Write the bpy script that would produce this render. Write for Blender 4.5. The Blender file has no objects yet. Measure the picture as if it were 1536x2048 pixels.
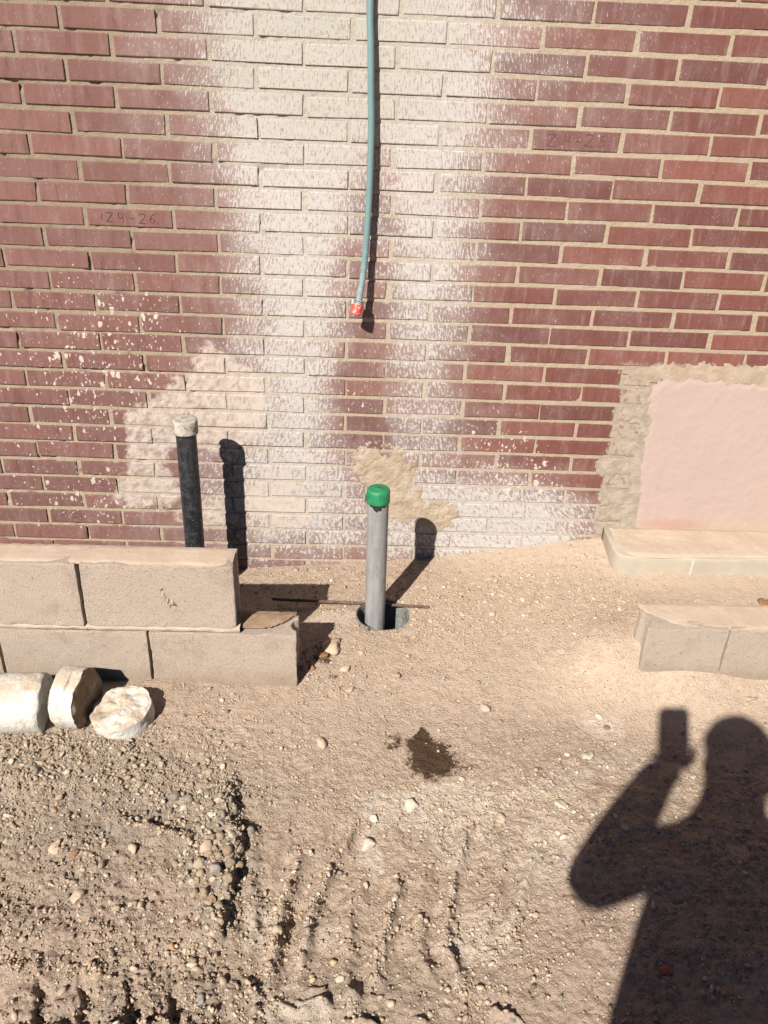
import bpy, bmesh, math
import numpy as np
from mathutils import Vector, Matrix

S = bpy.context.scene
COL = S.collection
rng = np.random.default_rng(7)

# ------------------------------------------------------------------ camera
CAM = np.array([0.79364, -2.52180, 1.60155])
AX = np.array([0.999149, -0.016921, 0.037623])      # right
AY = np.array([-0.024971, 0.477873, 0.878074])      # up
AZ = np.array([0.032837, 0.878266, -0.477043])      # forward
FPX = 1679.13                                       # focal length in photo pixels (1536 x 2048)
cd = bpy.data.cameras.new('camera'); cam = bpy.data.objects.new('camera', cd); COL.objects.link(cam)
cd.sensor_fit = 'VERTICAL'; cd.sensor_height = 24.0; cd.lens = 24.0 * FPX / 2048.0
cd.clip_start = 0.005; cd.clip_end = 500
cam.matrix_world = Matrix(((AX[0], AY[0], -AZ[0], CAM[0]), (AX[1], AY[1], -AZ[1], CAM[1]), (AX[2], AY[2], -AZ[2], CAM[2]), (0, 0, 0, 1)))
S.camera = cam
# ------------------------------------------------------------------ world, sun, exposure
SUN = np.array([0.359, 0.693, -0.624]); SUN = SUN / np.linalg.norm(SUN)      # direction the light travels
w = bpy.data.worlds.new('World'); S.world = w; w.use_nodes = True
nt = w.node_tree; bg = nt.nodes['Background']
sky = nt.nodes.new('ShaderNodeTexSky'); sky.sky_type = 'NISHITA'; sky.sun_disc = False
sky.sun_elevation = math.asin(-SUN[2]); sky.sun_rotation = math.atan2(-SUN[0], -SUN[1])
sky.air_density = 0.36; sky.dust_density = 0.1; sky.ozone_density = 1.0
nt.links.new(sky.outputs[0], bg.inputs[0]); bg.inputs[1].default_value = 0.05
sl = bpy.data.lights.new('sun', 'SUN'); sl.energy = 5.0; sl.angle = math.radians(0.55); sl.color = (1.0, 0.955, 0.895)
so = bpy.data.objects.new('sun', sl); COL.objects.link(so); so.location = (-3, -6, 6)
so.rotation_euler = Vector(SUN).to_track_quat('-Z', 'Y').to_euler()
S.view_settings.view_transform = 'Standard'; S.view_settings.look = 'None'
S.view_settings.exposure = 0.78; S.view_settings.gamma = 1.0; S.view_settings.use_curve_mapping = False
S.render.engine = 'CYCLES'
S.cycles.max_bounces = 4; S.cycles.diffuse_bounces = 1; S.cycles.glossy_bounces = 2; S.cycles.caustics_reflective = False

# ------------------------------------------------------------------ helpers
def ray(px, py):
    d = AZ + AX * (px - 768) / FPX - AY * (py - 1024) / FPX
    return d / np.linalg.norm(d)
def on_wall(px, py, Y=0.0):                    # the point of the wall (plane y = Y) seen at a photo pixel
    d = ray(px, py); return CAM + d * (Y - CAM[1]) / d[1]
def on_plane(px, py, z=0.03):                  # the point of the ground seen at a photo pixel
    d = ray(px, py); return CAM + d * (z - CAM[2]) / d[2]
def project(P):
    d = np.asarray(P, float) - CAM; z = d @ AZ
    return 768 + FPX * (d @ AX) / z, 1024 - FPX * (d @ AY) / z
def tag(o, label=None, cat=None, group=None, kind=None):
    for k, v in (('label', label), ('category', cat), ('group', group), ('kind', kind)):
        if v: o[k] = v
    return o
def link(name, me, mat=None, parent=None, smooth=False):
    o = bpy.data.objects.new(name, me); COL.objects.link(o)
    if mat and not me.materials: me.materials.append(mat)
    if smooth: me.shade_smooth()
    if parent: o.parent = parent
    return o
def empty(name, loc=(0, 0, 0)):
    o = bpy.data.objects.new(name, None); COL.objects.link(o); o.location = loc; o.empty_display_size = 0.05
    return o
def pydata(name, v, f):
    me = bpy.data.meshes.new(name); me.from_pydata([tuple(p) for p in v], [], [tuple(q) for q in f]); me.update(); return me
def npmesh(name, v, tris):
    """fast triangle or quad mesh from arrays"""
    k = tris.shape[1]; me = bpy.data.meshes.new(name)
    me.vertices.add(len(v)); me.vertices.foreach_set('co', np.ascontiguousarray(v, np.float32).ravel())
    me.loops.add(tris.size); me.loops.foreach_set('vertex_index', np.ascontiguousarray(tris, np.int32).ravel())
    me.polygons.add(len(tris)); me.polygons.foreach_set('loop_start', np.arange(0, tris.size, k, dtype=np.int32))
    me.update(calc_edges=True); return me
# value noise
_T = np.random.default_rng(11).random((256, 256))
def vnoise(x, y, seed=0):
    x = np.asarray(x, float) + seed * 17.31; y = np.asarray(y, float) + seed * 9.73
    xi = np.floor(x).astype(int); yi = np.floor(y).astype(int); fx = x - xi; fy = y - yi
    fx = fx * fx * fx * (fx * (fx * 6 - 15) + 10); fy = fy * fy * fy * (fy * (fy * 6 - 15) + 10)
    a = _T[xi & 255, yi & 255]; b = _T[(xi + 1) & 255, yi & 255]; c = _T[xi & 255, (yi + 1) & 255]; d = _T[(xi + 1) & 255, (yi + 1) & 255]
    return (a * (1 - fx) + b * fx) * (1 - fy) + (c * (1 - fx) + d * fx) * fy
def fbm(x, y, oct=4, seed=0, gain=0.5):
    s = 0; a = 1; n = 0
    for i in range(oct):
        s = s + a * (vnoise(x * 2**i, y * 2**i, seed + i * 3) - 0.5); n += a; a *= gain
    return s / n * 2          # about -1..1
def sstep(a, b, x):
    t = np.clip((x - a) / (b - a), 0, 1); return t * t * (3 - 2 * t)
def blobpx(PX, PY, cx, cy, rx, ry, p=1.0):
    d = np.sqrt(((PX - cx) / rx)**2 + ((PY - cy) / ry)**2); return 1 - sstep(0.35, 1.3, d)
def seg_dist(X, Y, pts):
    """distance to a polyline, signed side, and position along it"""
    best = np.full(np.shape(X), 1e9); side = np.zeros(np.shape(X)); al = np.zeros(np.shape(X)); L = 0
    for (ax, ay), (bx, by) in zip(pts[:-1], pts[1:]):
        dx, dy = bx - ax, by - ay; l2 = dx * dx + dy * dy; l = math.sqrt(l2)
        t = np.clip(((X - ax) * dx + (Y - ay) * dy) / l2, 0, 1)
        d = np.hypot(X - ax - t * dx, Y - ay - t * dy); m = d < best
        best = np.where(m, d, best); side = np.where(m, np.sign((X - ax) * dy - (Y - ay) * dx), side); al = np.where(m, L + t * l, al); L += l
    return best, side, al / L

# ------------------------------------------------------------------ material helpers
class NT:
    def __init__(s, name, rough=0.9, spec=0.25):
        s.m = bpy.data.materials.new(name); s.m.use_nodes = True; s.t = s.m.node_tree
        s.b = s.t.nodes['Principled BSDF']; s.b.inputs['Roughness'].default_value = rough; s.b.inputs['Specular IOR Level'].default_value = spec
    def n(s, kind, **kw):
        o = s.t.nodes.new('ShaderNode' + kind)
        for k, v in kw.items(): setattr(o, k, v)
        return o
    def put(s, sock, v):
        if hasattr(v, 'is_output') or isinstance(v, bpy.types.NodeSocket): s.t.links.new(v, sock)
        else: sock.default_value = v
    def math(s, op, a, b=None, c=None, clamp=False):
        o = s.n('Math', operation=op, use_clamp=clamp)
        for i, v in enumerate((a, b, c)):
            if v is not None: s.put(o.inputs[i], v)
        return o.outputs[0]
    def vmath(s, op, a, b=None):
        o = s.n('VectorMath', operation=op); s.put(o.inputs[0], a)
        if b is not None: s.put(o.inputs[1], b)
        return o.outputs['Value'] if op in ('LENGTH', 'DOT_PRODUCT', 'DISTANCE') else o.outputs[0]
    def pos(s): return s.n('NewGeometry').outputs['Position']
    def objc(s): return s.n('TexCoord').outputs['Object']
    def noise(s, vec, scale, detail=3, rough=0.55, dist=0.0):
        o = s.n('TexNoise'); s.put(o.inputs['Vector'], vec); o.inputs['Scale'].default_value = scale; o.inputs['Detail'].default_value = detail
        o.inputs['Roughness'].default_value = rough; o.inputs['Distortion'].default_value = dist; return o.outputs[0]
    def voronoi(s, vec, scale, feature='F1'):
        o = s.n('TexVoronoi', feature=feature); s.put(o.inputs['Vector'], vec); o.inputs['Scale'].default_value = scale; return o
    def rng(s, v, a, b, c=0.0, d=1.0, smooth=True):
        o = s.n('MapRange'); o.interpolation_type = 'SMOOTHSTEP' if smooth else 'LINEAR'; s.put(o.inputs[0], v)
        for i, q in enumerate((a, b, c, d)): s.put(o.inputs[1 + i], q)
        return o.outputs[0]
    def mix(s, f, a, b, blend='MIX'):
        o = s.n('Mix', data_type='RGBA', blend_type=blend); s.put(o.inputs[0], f)
        for sock, v in ((o.inputs[6], a), (o.inputs[7], b)):
            s.put(sock, (*v, 1.0) if isinstance(v, tuple) and len(v) == 3 else v)
        return o.outputs[2]
    def color(s, v): s.put(s.b.inputs['Base Color'], (*v, 1.0) if isinstance(v, tuple) and len(v) == 3 else v)
    def bump(s, h, strength=0.5, dist=0.002):
        o = s.n('Bump'); o.inputs['Strength'].default_value = strength; o.inputs['Distance'].default_value = dist
        s.put(o.inputs['Height'], h)
        if s.b.inputs['Normal'].is_linked: s.t.links.new(s.b.inputs['Normal'].links[0].from_socket, o.inputs['Normal'])
        s.t.links.new(o.outputs[0], s.b.inputs['Normal'])
    def wallblob(s, p, cx, cy, rx, ry, i0=.25, i1=1.35):
        """soft oval in wall metres, given the photo pixels of its centre and radii"""
        c = on_wall(cx, cy); a = abs(on_wall(cx + rx, cy)[0] - c[0]); b = abs(on_wall(cx, cy + ry)[2] - c[2])
        o = s.n('VectorMath', operation='MULTIPLY_ADD'); s.put(o.inputs[0], p)
        o.inputs[1].default_value = (1 / a, 0, 1 / b); o.inputs[2].default_value = (-c[0] / a, 0, -c[2] / b)
        return s.rng(s.vmath('LENGTH', o.outputs[0]), i0, i1, 1.0, 0.0)
    def blobs(s, p, lst, i0=.25, i1=1.35):
        acc = None
        for (cx, cy, rx, ry, k) in lst:
            v = s.math('MULTIPLY', s.wallblob(p, cx, cy, rx, ry, i0, i1), k)
            acc = v if acc is None else s.math('ADD', acc, v)
        return acc

WHITE = [(680, -330, 230, 420, .35), (560, 60, 230, 300, .6), (840, 40, 230, 240, .42), (590, 330, 130, 330, .55), (860, 330, 110, 330, .42), (600, 690, 130, 260, .5), (845, 650, 85, 260, .45),
         (1000, 1055, 170, 85, .85), (900, 900, 100, 110, .25), (620, 900, 170, 190, .3), (610, 1050, 340, 120, .55), (720, 300, 560, 650, .22), (1100, 1050, 110, 60, .25),
         (725, 640, 55, 260, -.22), (720, 830, 70, 160, -.18), (560, 980, 90, 60, .05), (1130, 130, 240, 330, .12), (440, 830, 120, 120, .2), (1250, 500, 500, 800, .09), (100, 400, 350, 800, .05)]
PLAST = [(430, 775, 120, 75, .75), (300, 850, 85, 65, .7), (290, 945, 75, 70, .62), (440, 850, 130, 75, .7), (250, 1000, 55, 40, .45), (500, 960, 100, 60, .35), (425, 700, 45, 40, .4), (500, 780, 60, 40, .3), (520, 1040, 140, 60, .5), (610, 980, 110, 80, .42), (370, 1010, 90, 70, .42)]
SPAT = [(230, 720, 200, 170, .8), (130, 900, 230, 190, .55), (200, 1010, 200, 80, .5), (1030, 930, 90, 70, 1.1), (960, 865, 80, 40, .9), (1080, 1000, 120, 60, .7), (700, 790, 60, 50, .8), (180, 600, 300, 150, .35)]

def wall_layers(N, p, base, mortar=False):
    """lime spray, plaster smears and spatter lying on bricks and joints alike"""
    sx = N.n('SeparateXYZ'); N.put(sx.inputs[0], p); X, Z = sx.outputs[0], sx.outputs[2]
    # the spray fans out from behind the hose: shear the streaks with the distance from it
    dx = N.math('SUBTRACT', X, 0.80); dz = N.math('SUBTRACT', Z, 0.7)
    xs = N.math('ADD', X, N.math('MULTIPLY', N.math('MULTIPLY', dx, 0.62), dz))
    cb = N.n('CombineXYZ'); N.put(cb.inputs[0], N.math('MULTIPLY', xs, 150.0)); N.put(cb.inputs[2], N.math('MULTIPLY', Z, 52.0))
    streak = N.noise(cb.outputs[0], 1.0, 4, 0.7)
    cb2 = N.n('CombineXYZ'); N.put(cb2.inputs[0], N.math('MULTIPLY', xs, 190.0)); N.put(cb2.inputs[2], N.math('MULTIPLY', Z, 150.0))
    fleck = N.noise(cb2.outputs[0], 1.0, 4, 0.8)
    big = N.noise(p, 9.0, 5, 0.65)
    warp = N.n('VectorMath', operation='MULTIPLY_ADD'); N.t.links.new(N.n('TexNoise').outputs['Color'], warp.inputs[0])
    tn = warp.inputs[0].links[0].from_node; N.put(tn.inputs['Vector'], p); tn.inputs['Scale'].default_value = 14.0; tn.inputs['Detail'].default_value = 4
    warp.inputs[1].default_value = (.09, .0, .09); N.put(warp.inputs[2], N.vmath('ADD', p, (-.045, 0, -.045)))
    wp = warp.outputs[0]
    d = N.math('MULTIPLY', N.blobs(wp, WHITE, 0.0, 1.85), .92)
    # far from the spray the cover thins out to single streaks
    d = N.math('ADD', N.math('ADD', d, 0.05), N.math('MULTIPLY', N.math('SUBTRACT', big, 0.5), 0.8))
    d = N.math('MINIMUM', N.math('MAXIMUM', d, 0.0), 1.0)
    mixn = N.math('ADD', N.math('MULTIPLY', streak, 0.62), N.math('MULTIPLY', fleck, 0.38))
    thr = N.math('SUBTRACT', 0.645, N.math('MULTIPLY', d, 0.225))
    wh = N.rng(mixn, thr, N.math('ADD', thr, 0.055), 0.0, 0.9)
    haze = N.rng(d, 0.08, 1.0, 0.0, 0.42)                       # fine film of lime under the flecks
    film = N.math('MAXIMUM', wh, haze)
    cb3 = N.n('CombineXYZ'); N.put(cb3.inputs[0], N.math('MULTIPLY', xs, 330.0)); N.put(cb3.inputs[2], N.math('MULTIPLY', Z, 85.0))
    film = N.math('MAXIMUM', film, N.rng(N.noise(cb3.outputs[0], 1.0, 1, .5), .63, .73, 0, N.rng(big, .4, .65, .12, .5)))
    wc = N.mix(N.noise(p, 60.0, 2), (0.385, 0.36, 0.325), (0.50, 0.472, 0.432))
    wc = N.mix(N.rng(N.wallblob(p, 640, 60, 330, 300), 0, 1, 0, .7), wc, (0.38, 0.365, 0.31))
    col = N.mix(film, base, wc)
    # plaster smears with hard ragged edges
    ps = N.math('ADD', N.blobs(wp, PLAST), N.math('MULTIPLY', N.math('SUBTRACT', N.noise(p, 30.0, 4, .65), 0.5), 0.75))
    pm = N.math('MULTIPLY', N.rng(ps, 0.44, 0.62), N.rng(N.noise(cb2.outputs[0], .22, 4, .7), .36, .60, .35, .95))
    scr = N.rng(N.noise(cb2.outputs[0], .5, 3, .7), .60, .68, 0, .55)
    pm = N.math('MULTIPLY', pm, N.math('SUBTRACT', 1.0, scr))
    pc = N.mix(N.noise(p, 45.0, 3), (0.42, 0.345, 0.285), (0.50, 0.425, 0.36))
    col = N.mix(pm, col, pc)
    # spatter: drops of unequal size
    w2 = N.n('TexNoise'); N.put(w2.inputs['Vector'], p); w2.inputs['Scale'].default_value = 70.0; w2.inputs['Detail'].default_value = 3
    w3 = N.n('VectorMath', operation='MULTIPLY_ADD'); N.t.links.new(w2.outputs['Color'], w3.inputs[0]); w3.inputs[1].default_value = (.02, 0, .02); N.put(w3.inputs[2], p); sp_ = w3.outputs[0]
    v = N.voronoi(N.vmath('MULTIPLY', sp_, (1.5, 1, .8)), 36.0); rr = N.n('SeparateColor'); N.t.links.new(v.outputs['Color'], rr.inputs[0])
    sd = N.blobs(p, SPAT)
    rad = N.math('MULTIPLY', N.math('MULTIPLY', rr.outputs[0], rr.outputs[1]), N.math('MULTIPLY', sd, 0.44))
    sp = N.rng(N.math('SUBTRACT', v.outputs['Distance'], rad), -0.03, 0.02, .9, 0)
    v2 = N.voronoi(N.vmath('MULTIPLY', sp_, (1.4, 1, .7)), 95.0); r2 = N.n('SeparateColor'); N.t.links.new(v2.outputs['Color'], r2.inputs[0])
    rad2 = N.math('MULTIPLY', N.math('MULTIPLY', r2.outputs[0], r2.outputs[1]), N.math('MULTIPLY', sd, 0.5))
    sp2 = N.rng(N.math('SUBTRACT', v2.outputs['Distance'], rad2), -0.04, 0.02, .9, 0)
    spm = N.math('MULTIPLY', N.math('MAXIMUM', sp, sp2), N.rng(sd, 0.02, .2))
    col = N.mix(spm, col, (0.50, 0.42, 0.36))
    # grey cement coat along the jamb of the rendered bay
    jamb = N.math('ADD', X, N.math('MULTIPLY', N.math('SUBTRACT', N.noise(p, 22.0, 4, .7), .5), .10))
    jz = N.math('ADD', Z, N.math('MULTIPLY', N.math('SUBTRACT', N.noise(p, 25.0, 4, .7), .5), .09))
    jm = N.math('MULTIPLY', N.rng(jamb, 1.612, 1.626), N.rng(jz, 0.77, 0.795, 1.0, 0.0))
    jm = N.math('MULTIPLY', jm, N.rng(N.noise(p, 38.0, 4, .75), .36, .50, 0.35, 1.0))
    col = N.mix(jm, col, N.mix(N.noise(p, 80.0, 3), (0.27, 0.215, 0.165), (0.37, 0.30, 0.23)))
    return col, film, pm

def mat_brick():
    N = NT('brick_fired_clay', 0.82, 0.3); p = N.pos()
    oi = N.n('ObjectInfo').outputs['Random']; isl = N.n('NewGeometry').outputs['Random Per Island']
    r = N.math('FRACT', N.math('ADD', oi, isl))
    base = N.mix(r, (0.140, 0.045, 0.033), (0.188, 0.068, 0.050))
    base = N.mix(N.math('FRACT', N.math('MULTIPLY', r, 7.3)), base, (0.108, 0.039, 0.032))
    sx = N.n('SeparateXYZ'); N.put(sx.inputs[0], p)
    # left and upper part: weathered, duller and dustier
    dust = N.math('ADD', N.rng(sx.outputs[0], 1.25, -0.2), N.math('MULTIPLY', N.math('SUBTRACT', N.noise(p, 5.0, 3), .5), .7))
    base = N.mix(N.rng(dust, 0.0, 1.1, .04, .58), base, (0.180, 0.098, 0.084))
    cb = N.n('VectorMath', operation='MULTIPLY'); N.put(cb.inputs[0], p); cb.inputs[1].default_value = (48, 48, 9)
    vs = N.noise(cb.outputs[0], 1.0, 3, .6)
    base = N.mix(N.rng(vs, .5, .72, 0, .38), base, (0.235, 0.155, 0.135))
    base = N.mix(N.rng(vs, .46, .30, 0, .45), base, (0.090, 0.034, 0.031))
    base = N.mix(N.rng(N.noise(p, 150.0, 3, .7), .60, .72, 0, .35), base, (0.09, 0.035, 0.03))
    col, film, pm = wall_layers(N, p, base)
    N.color(col)
    N.bump(N.noise(p, 420.0, 3, .7), .35, .0012)
    return N.m
def mat_mortar():
    N = NT('lime_mortar', 0.95, 0.15); p = N.pos()
    base = N.mix(N.noise(p, 26.0, 4, .65), (0.305, 0.235, 0.16), (0.395, 0.315, 0.222))
    sx = N.n('SeparateXYZ'); N.put(sx.inputs[0], p)
    old = N.math('MULTIPLY', N.rng(sx.outputs[0], .75, -.1), N.rng(sx.outputs[2], .3, 1.2))
    base = N.mix(N.math('MULTIPLY', old, .8), base, (0.215, 0.165, 0.115))
    base = N.mix(N.rng(N.noise(p, 320.0, 3, .7), .55, .72, 0, .5), base, (0.26, 0.18, 0.11))
    col, film, pm = wall_layers(N, p, base)
    col = N.mix(0.22, col, base)
    N.color(col); N.bump(N.noise(p, 260.0, 4, .75), .7, .004); N.bump(N.noise(p, 60.0, 2, .6), .5, .006)
    return N.m
def mat_simple(name, c0, c1, scale, rough=.9, spec=.2, bump=.4, bdist=.002, fine=300.0, spots=None):
    N = NT(name, rough, spec); p = N.pos()
    c = N.mix(N.rng(N.noise(p, scale, 4, .6), .35, .65), c0, c1)
    if spots: c = N.mix(N.rng(N.noise(p, spots[1], 4, .7), spots[2], spots[2] + .06, 0, spots[3]), c, spots[0])
    N.color(c)
    if bump: N.bump(N.noise(p, fine, 4, .7), bump, bdist)
    return N.m

M_BRICK = mat_brick(); M_MORTAR = mat_mortar()

# ------------------------------------------------------------------ ground
HOLE = (0.885, -0.345, 0.083)
ctrl = [(-1.5, -3, 0.0), (0, -3, 0.0), (1.2, -3, 0), (3, -3, 0.01), (-.5, -1.6, .0), (0.3, -1.6, .0), (1, -1.6, .005), (1.7, -1.6, .01), (2.6, -1.6, .02),
        (-.5, -1.1, .01), (.3, -1.1, .012), (.9, -1.1, .012), (1.5, -1.1, .015), (2.2, -1.1, .02),
        (-.8, -.72, .045), (-.2, -.72, .05), (.25, -.70, .055), (.66, -.72, .04), (.9, -.7, .03), (1.2, -.72, .032), (1.45, -.68, .028), (1.66, -.68, .022), (2.3, -.68, .026), (1.95, -.66, .022),
        (-.8, -.4, .0), (0, -.4, .0), (.5, -.45, .03), (.72, -.5, .055), (.72, -.25, .032), (.885, -.43, .052), (.79, -.34, .05), (.98, -.34, .052), (.885, -.25, .045),
        (-.8, 0, -.01), (0, 0, -.01), (.39, 0, -.008), (.6, 0, .01), (.8, 0, .028), (1.06, 0, .055), (1.3, 0, .092), (1.68, 0, .155), (1.68, -.2, .125), (2.4, -.2, .122),
        (1.2, -.33, .072), (1.5, -.4, .10), (1.56, -.58, .085), (1.62, -.33, .115), (2.3, -.4, .13), (2.3, -.52, .15), (1.75, -.52, .14), (1.75, -.4, .125), (3.2, -.3, .13)]
CT = np.array(ctrl)
def _tps(r2): return np.where(r2 > 1e-12, r2 * np.log(np.maximum(r2, 1e-12)), 0)
_D = (CT[:, None, 0] - CT[None, :, 0])**2 + (CT[:, None, 1] - CT[None, :, 1])**2
_n = len(CT); _A = np.zeros((_n + 3, _n + 3)); _A[:_n, :_n] = _tps(_D) + np.eye(_n) * 0.004
_A[:_n, _n] = 1; _A[:_n, _n + 1:] = CT[:, :2]; _A[_n:, :_n] = _A[:_n, _n:].T
_w = np.linalg.solve(_A, np.concatenate([CT[:, 2], [0, 0, 0]]))
def macro(X, Y):
    Xc = np.clip(X, -1.5, 3.0); Yc = np.clip(Y, -3, 0.3)
    h = _w[_n] + _w[_n + 1] * Xc + _w[_n + 2] * Yc
    for i in range(_n): h = h + _w[i] * _tps((Xc - CT[i, 0])**2 + (Yc - CT[i, 1])**2)
    # earth heaped behind the kerb blocks on the right
    h = h + 0.020 * sstep(1.60, 1.70, X) * sstep(-.62, -.54, Y) * (1 - sstep(-.47, -.25, Y)) + .020 * np.exp(-((X - 1.56) / .09)**2 - ((Y + .52) / .10)**2)
    h = h + .004 * fbm(X * 3, Y * 3, 3, 2) * sstep(-.2, -.5, Y)
    return h
def gxy(px, py, z=0.015): q = on_plane(px, py, z); return (q[0], q[1])
def poly(*pts): return [gxy(*p) for p in pts]
TRACKS = [poly((720, 1640), (665, 1720), (620, 1830), (590, 1960)), poly((600, 1700), (570, 1790), (548, 1880), (530, 1985)),
          poly((735, 1740), (700, 1830), (690, 1930), (705, 2030)), poly((800, 1750), (775, 1840), (752, 1930), (745, 1985)),
          poly((860, 1700), (838, 1800), (838, 1900), (870, 1960)), poly((935, 1640), (905, 1760), (890, 1880), (930, 1990)),
          poly((1010, 1700), (985, 1800), (960, 1900)), poly((1090, 1660), (1050, 1760), (1010, 1880)), poly((510, 1660), (500, 1760), (515, 1880))]
ZIG = [poly((500, 1975), (540, 1998), (575, 1990), (610, 2004), (645, 1996), (690, 2010), (730, 2004)), poly((510, 2012), (560, 2003), (600, 2020), (640, 2012), (680, 2034), (730, 2040), (770, 2052)),
       poly((580, 1962), (640, 1975), (690, 1972), (760, 1990)), poly((900, 2010), (940, 2025), (985, 2018), (1040, 2040)), poly((810, 2020), (850, 2040), (900, 2044))]
LEDGE = [(poly((215, 1640), (285, 1648), (335, 1668), (400, 1676)), .014), (poly((455, 1560), (476, 1640), (482, 1700), (462, 1760), (445, 1830), (430, 1900)), .030),
         (poly((0, 1912), (60, 1925), (110, 1918), (150, 1928), (215, 1930)), .010), (poly((0, 2056), (70, 2050), (130, 2056), (220, 2062), (330, 2050), (420, 2044)), .02)]
TW = [1.0, .9, .45, .8, .35, .9, .4, .6, .35]
def micro(X, Y, PX, PY):
    """relief finer than the lie of the land"""
    dusty = np.clip(blobpx(PX, PY, 1080, 1105, 250, 60) + blobpx(PX, PY, 1450, 1200, 300, 60) + blobpx(PX, PY, 1350, 1400, 280, 60) * .7, 0, 1)
    front = sstep(1380, 1600, PY); left = (1 - sstep(430, 560, PX)) * sstep(1400, 1480, PY)
    amp = (0.32 + .62 * front + .55 * left) * (1 - .8 * dusty)
    h = amp * (.0075 * fbm(X * 14, Y * 14, 4, 5) + .0055 * np.abs(fbm(X * 40, Y * 40, 3, 9)) + .0030 * fbm(X * 95, Y * 95, 2, 13) + .0044 * (vnoise(X * 230, Y * 230, 21) - .5)**2 * np.sign(vnoise(X * 230, Y * 230, 21) - .5) * 4 * sstep(.35, .7, vnoise(X * 25, Y * 25, 27)))
    n1 = fbm(X * 30, Y * 30, 3, 31)
    for i, t in enumerate(TRACKS):
        d, s, a = seg_dist(X + .006 * n1, Y, t); e = sstep(0, .12, a) * (1 - sstep(.85, 1, a))
        h = h + TW[i] * e * (.0175 * np.exp(-(d / .0105)**2) * np.clip(.9 + .6 * fbm(X * 45, Y * 45, 2, 40 + i), 0, 1.7)) - TW[i] * e * .010 * np.exp(-((d - .029) / .017)**2)
    for i, t in enumerate(ZIG):
        d, s, a = seg_dist(X + .003 * n1, Y, t)
        h = h + .014 * np.exp(-(d / np.where(s > 0, .012, .0035))**2) * np.clip(.6 + 1.5 * fbm(X * 30, Y * 30, 2, 66 + i), 0, 1.4)
    for i, (t, hh) in enumerate(LEDGE):
        d, s, a = seg_dist(X + .01 * n1, Y + .006 * n1, t); e = sstep(0, .1, a) * (1 - sstep(.9, 1, a))
        h = h + e * hh * np.exp(-(d / np.where(s > 0, .055 if i == 1 else .03, .007))**2) * np.clip(.8 + fbm(X * 25, Y * 25, 2, 60), .2, 1.4)
    # tyre lug blocks pressed into the lower left corner
    tm = blobpx(PX, PY, 190, 2010, 330, 75)
    cell = np.minimum(np.abs(((X + .012 * n1 + Y * .25) / .085) % 1 - .5), .5)
    h = h + tm * .019 * (sstep(.10, .2, .5 - cell + .04 * n1) - .6) * (.7 + .6 * vnoise(X * 20, Y * 20, 71))
    # low drift of loose gravel, left
    h = h + .010 * blobpx(PX, PY, 430, 1680, 70, 150) + .012 * blobpx(PX, PY, 120, 1540, 190, 60)
    return h
def stretch(lo, hi, step, far, n):
    core = np.arange(lo, hi + step * .5, step); g = np.geomspace(step, far, n).cumsum(); g *= far / g[-1]
    return np.concatenate([lo - g[::-1], core, hi + g])
gx = stretch(-.62, 2.42, .0038, 40.0, 40)
gy = np.concatenate([stretch(-1.72, 0.0, .0038, 40.0, 40)[:-40], [0.04, .2, 1, 5, 40]])
GX, GY = np.meshgrid(gx, gy); GPX, GPY = project(np.stack([GX, GY, np.full(GX.shape, .03)], -1))
infr = (GPX > -250) & (GPX < 1800) & (GPY > 950) & (GPY < 2250) & (GY > -1.9)
GZ = macro(GX, GY)
mz = np.zeros_like(GZ); mz[infr] = micro(GX[infr], GY[infr], GPX[infr], GPY[infr]); GZ = GZ + mz
hd = np.hypot(GX - HOLE[0], GY - HOLE[1]); GZ = np.where(hd < HOLE[2], GZ - .45, np.where(hd < .11, GZ * sstep(.083, .11, hd) + .0505 * (1 - sstep(.083, .11, hd)), GZ))
ny, nx = GX.shape; idx = np.arange(nx * ny).reshape(ny, nx)
quads = np.stack([idx[:-1, :-1], idx[:-1, 1:], idx[1:, 1:], idx[1:, :-1]], -1).reshape(-1, 4)
gme = npmesh('ground', np.stack([GX, GY, GZ], -1).reshape(-1, 3), quads)
# soil colour masks: lime chalk, wetness, pink tinge, grey tinge with painted gravel shade
nz = fbm(GX * 9, GY * 9, 4, 81); nf = fbm(GX * 45, GY * 45, 4, 91)
WP = (GPX + 25 * nz + 12 * nf, GPY + 25 * fbm(GX * 9, GY * 9, 4, 85) + 12 * fbm(GX * 45, GY * 45, 4, 95))
chalk = sum(k * blobpx(*WP, cx, cy, rx, ry) for cx, cy, rx, ry, k in [(820, 1610, 130, 50, .7), (950, 1590, 120, 45, .6), (740, 1690, 40, 40, .9), (930, 1680, 90, 70, .4), (960, 1860, 90, 60, .7),
        (1100, 1700, 110, 120, .45), (1170, 1350, 28, 24, .3), (670, 1250, 60, 30, .55), (1200, 1440, 60, 25, .5), (1110, 1560, 90, 40, .5), (600, 2010, 140, 45, .5), (660, 1860, 35, 45, .5), (510, 1830, 40, 60, .5), (1260, 1500, 90, 60, .35), (1000, 1300, 200, 60, .12)])
wet = sum(k * blobpx(*WP, cx, cy, rx, ry) for cx, cy, rx, ry, k in [(864, 1512, 50, 44, 1.0), (855, 1470, 14, 12, .8), (788, 1485, 28, 14, .55), (905, 1490, 12, 10, .5), (645, 1310, 22, 16, .55), (660, 1345, 16, 10, .5), (1090, 1540, 70, 22, .22), (930, 1525, 60, 22, .35), (820, 1300, 30, 14, .25)])
tr_c = sum(tw * np.exp(-(seg_dist(GX + .012 * nf, GY + .012 * nz, t)[0] / .016)**2) for t, tw in zip(TRACKS, TW)); chalk = chalk + .55 * np.clip(tr_c, 0, 1) * np.clip(.5 + nz, 0, 1)
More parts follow.
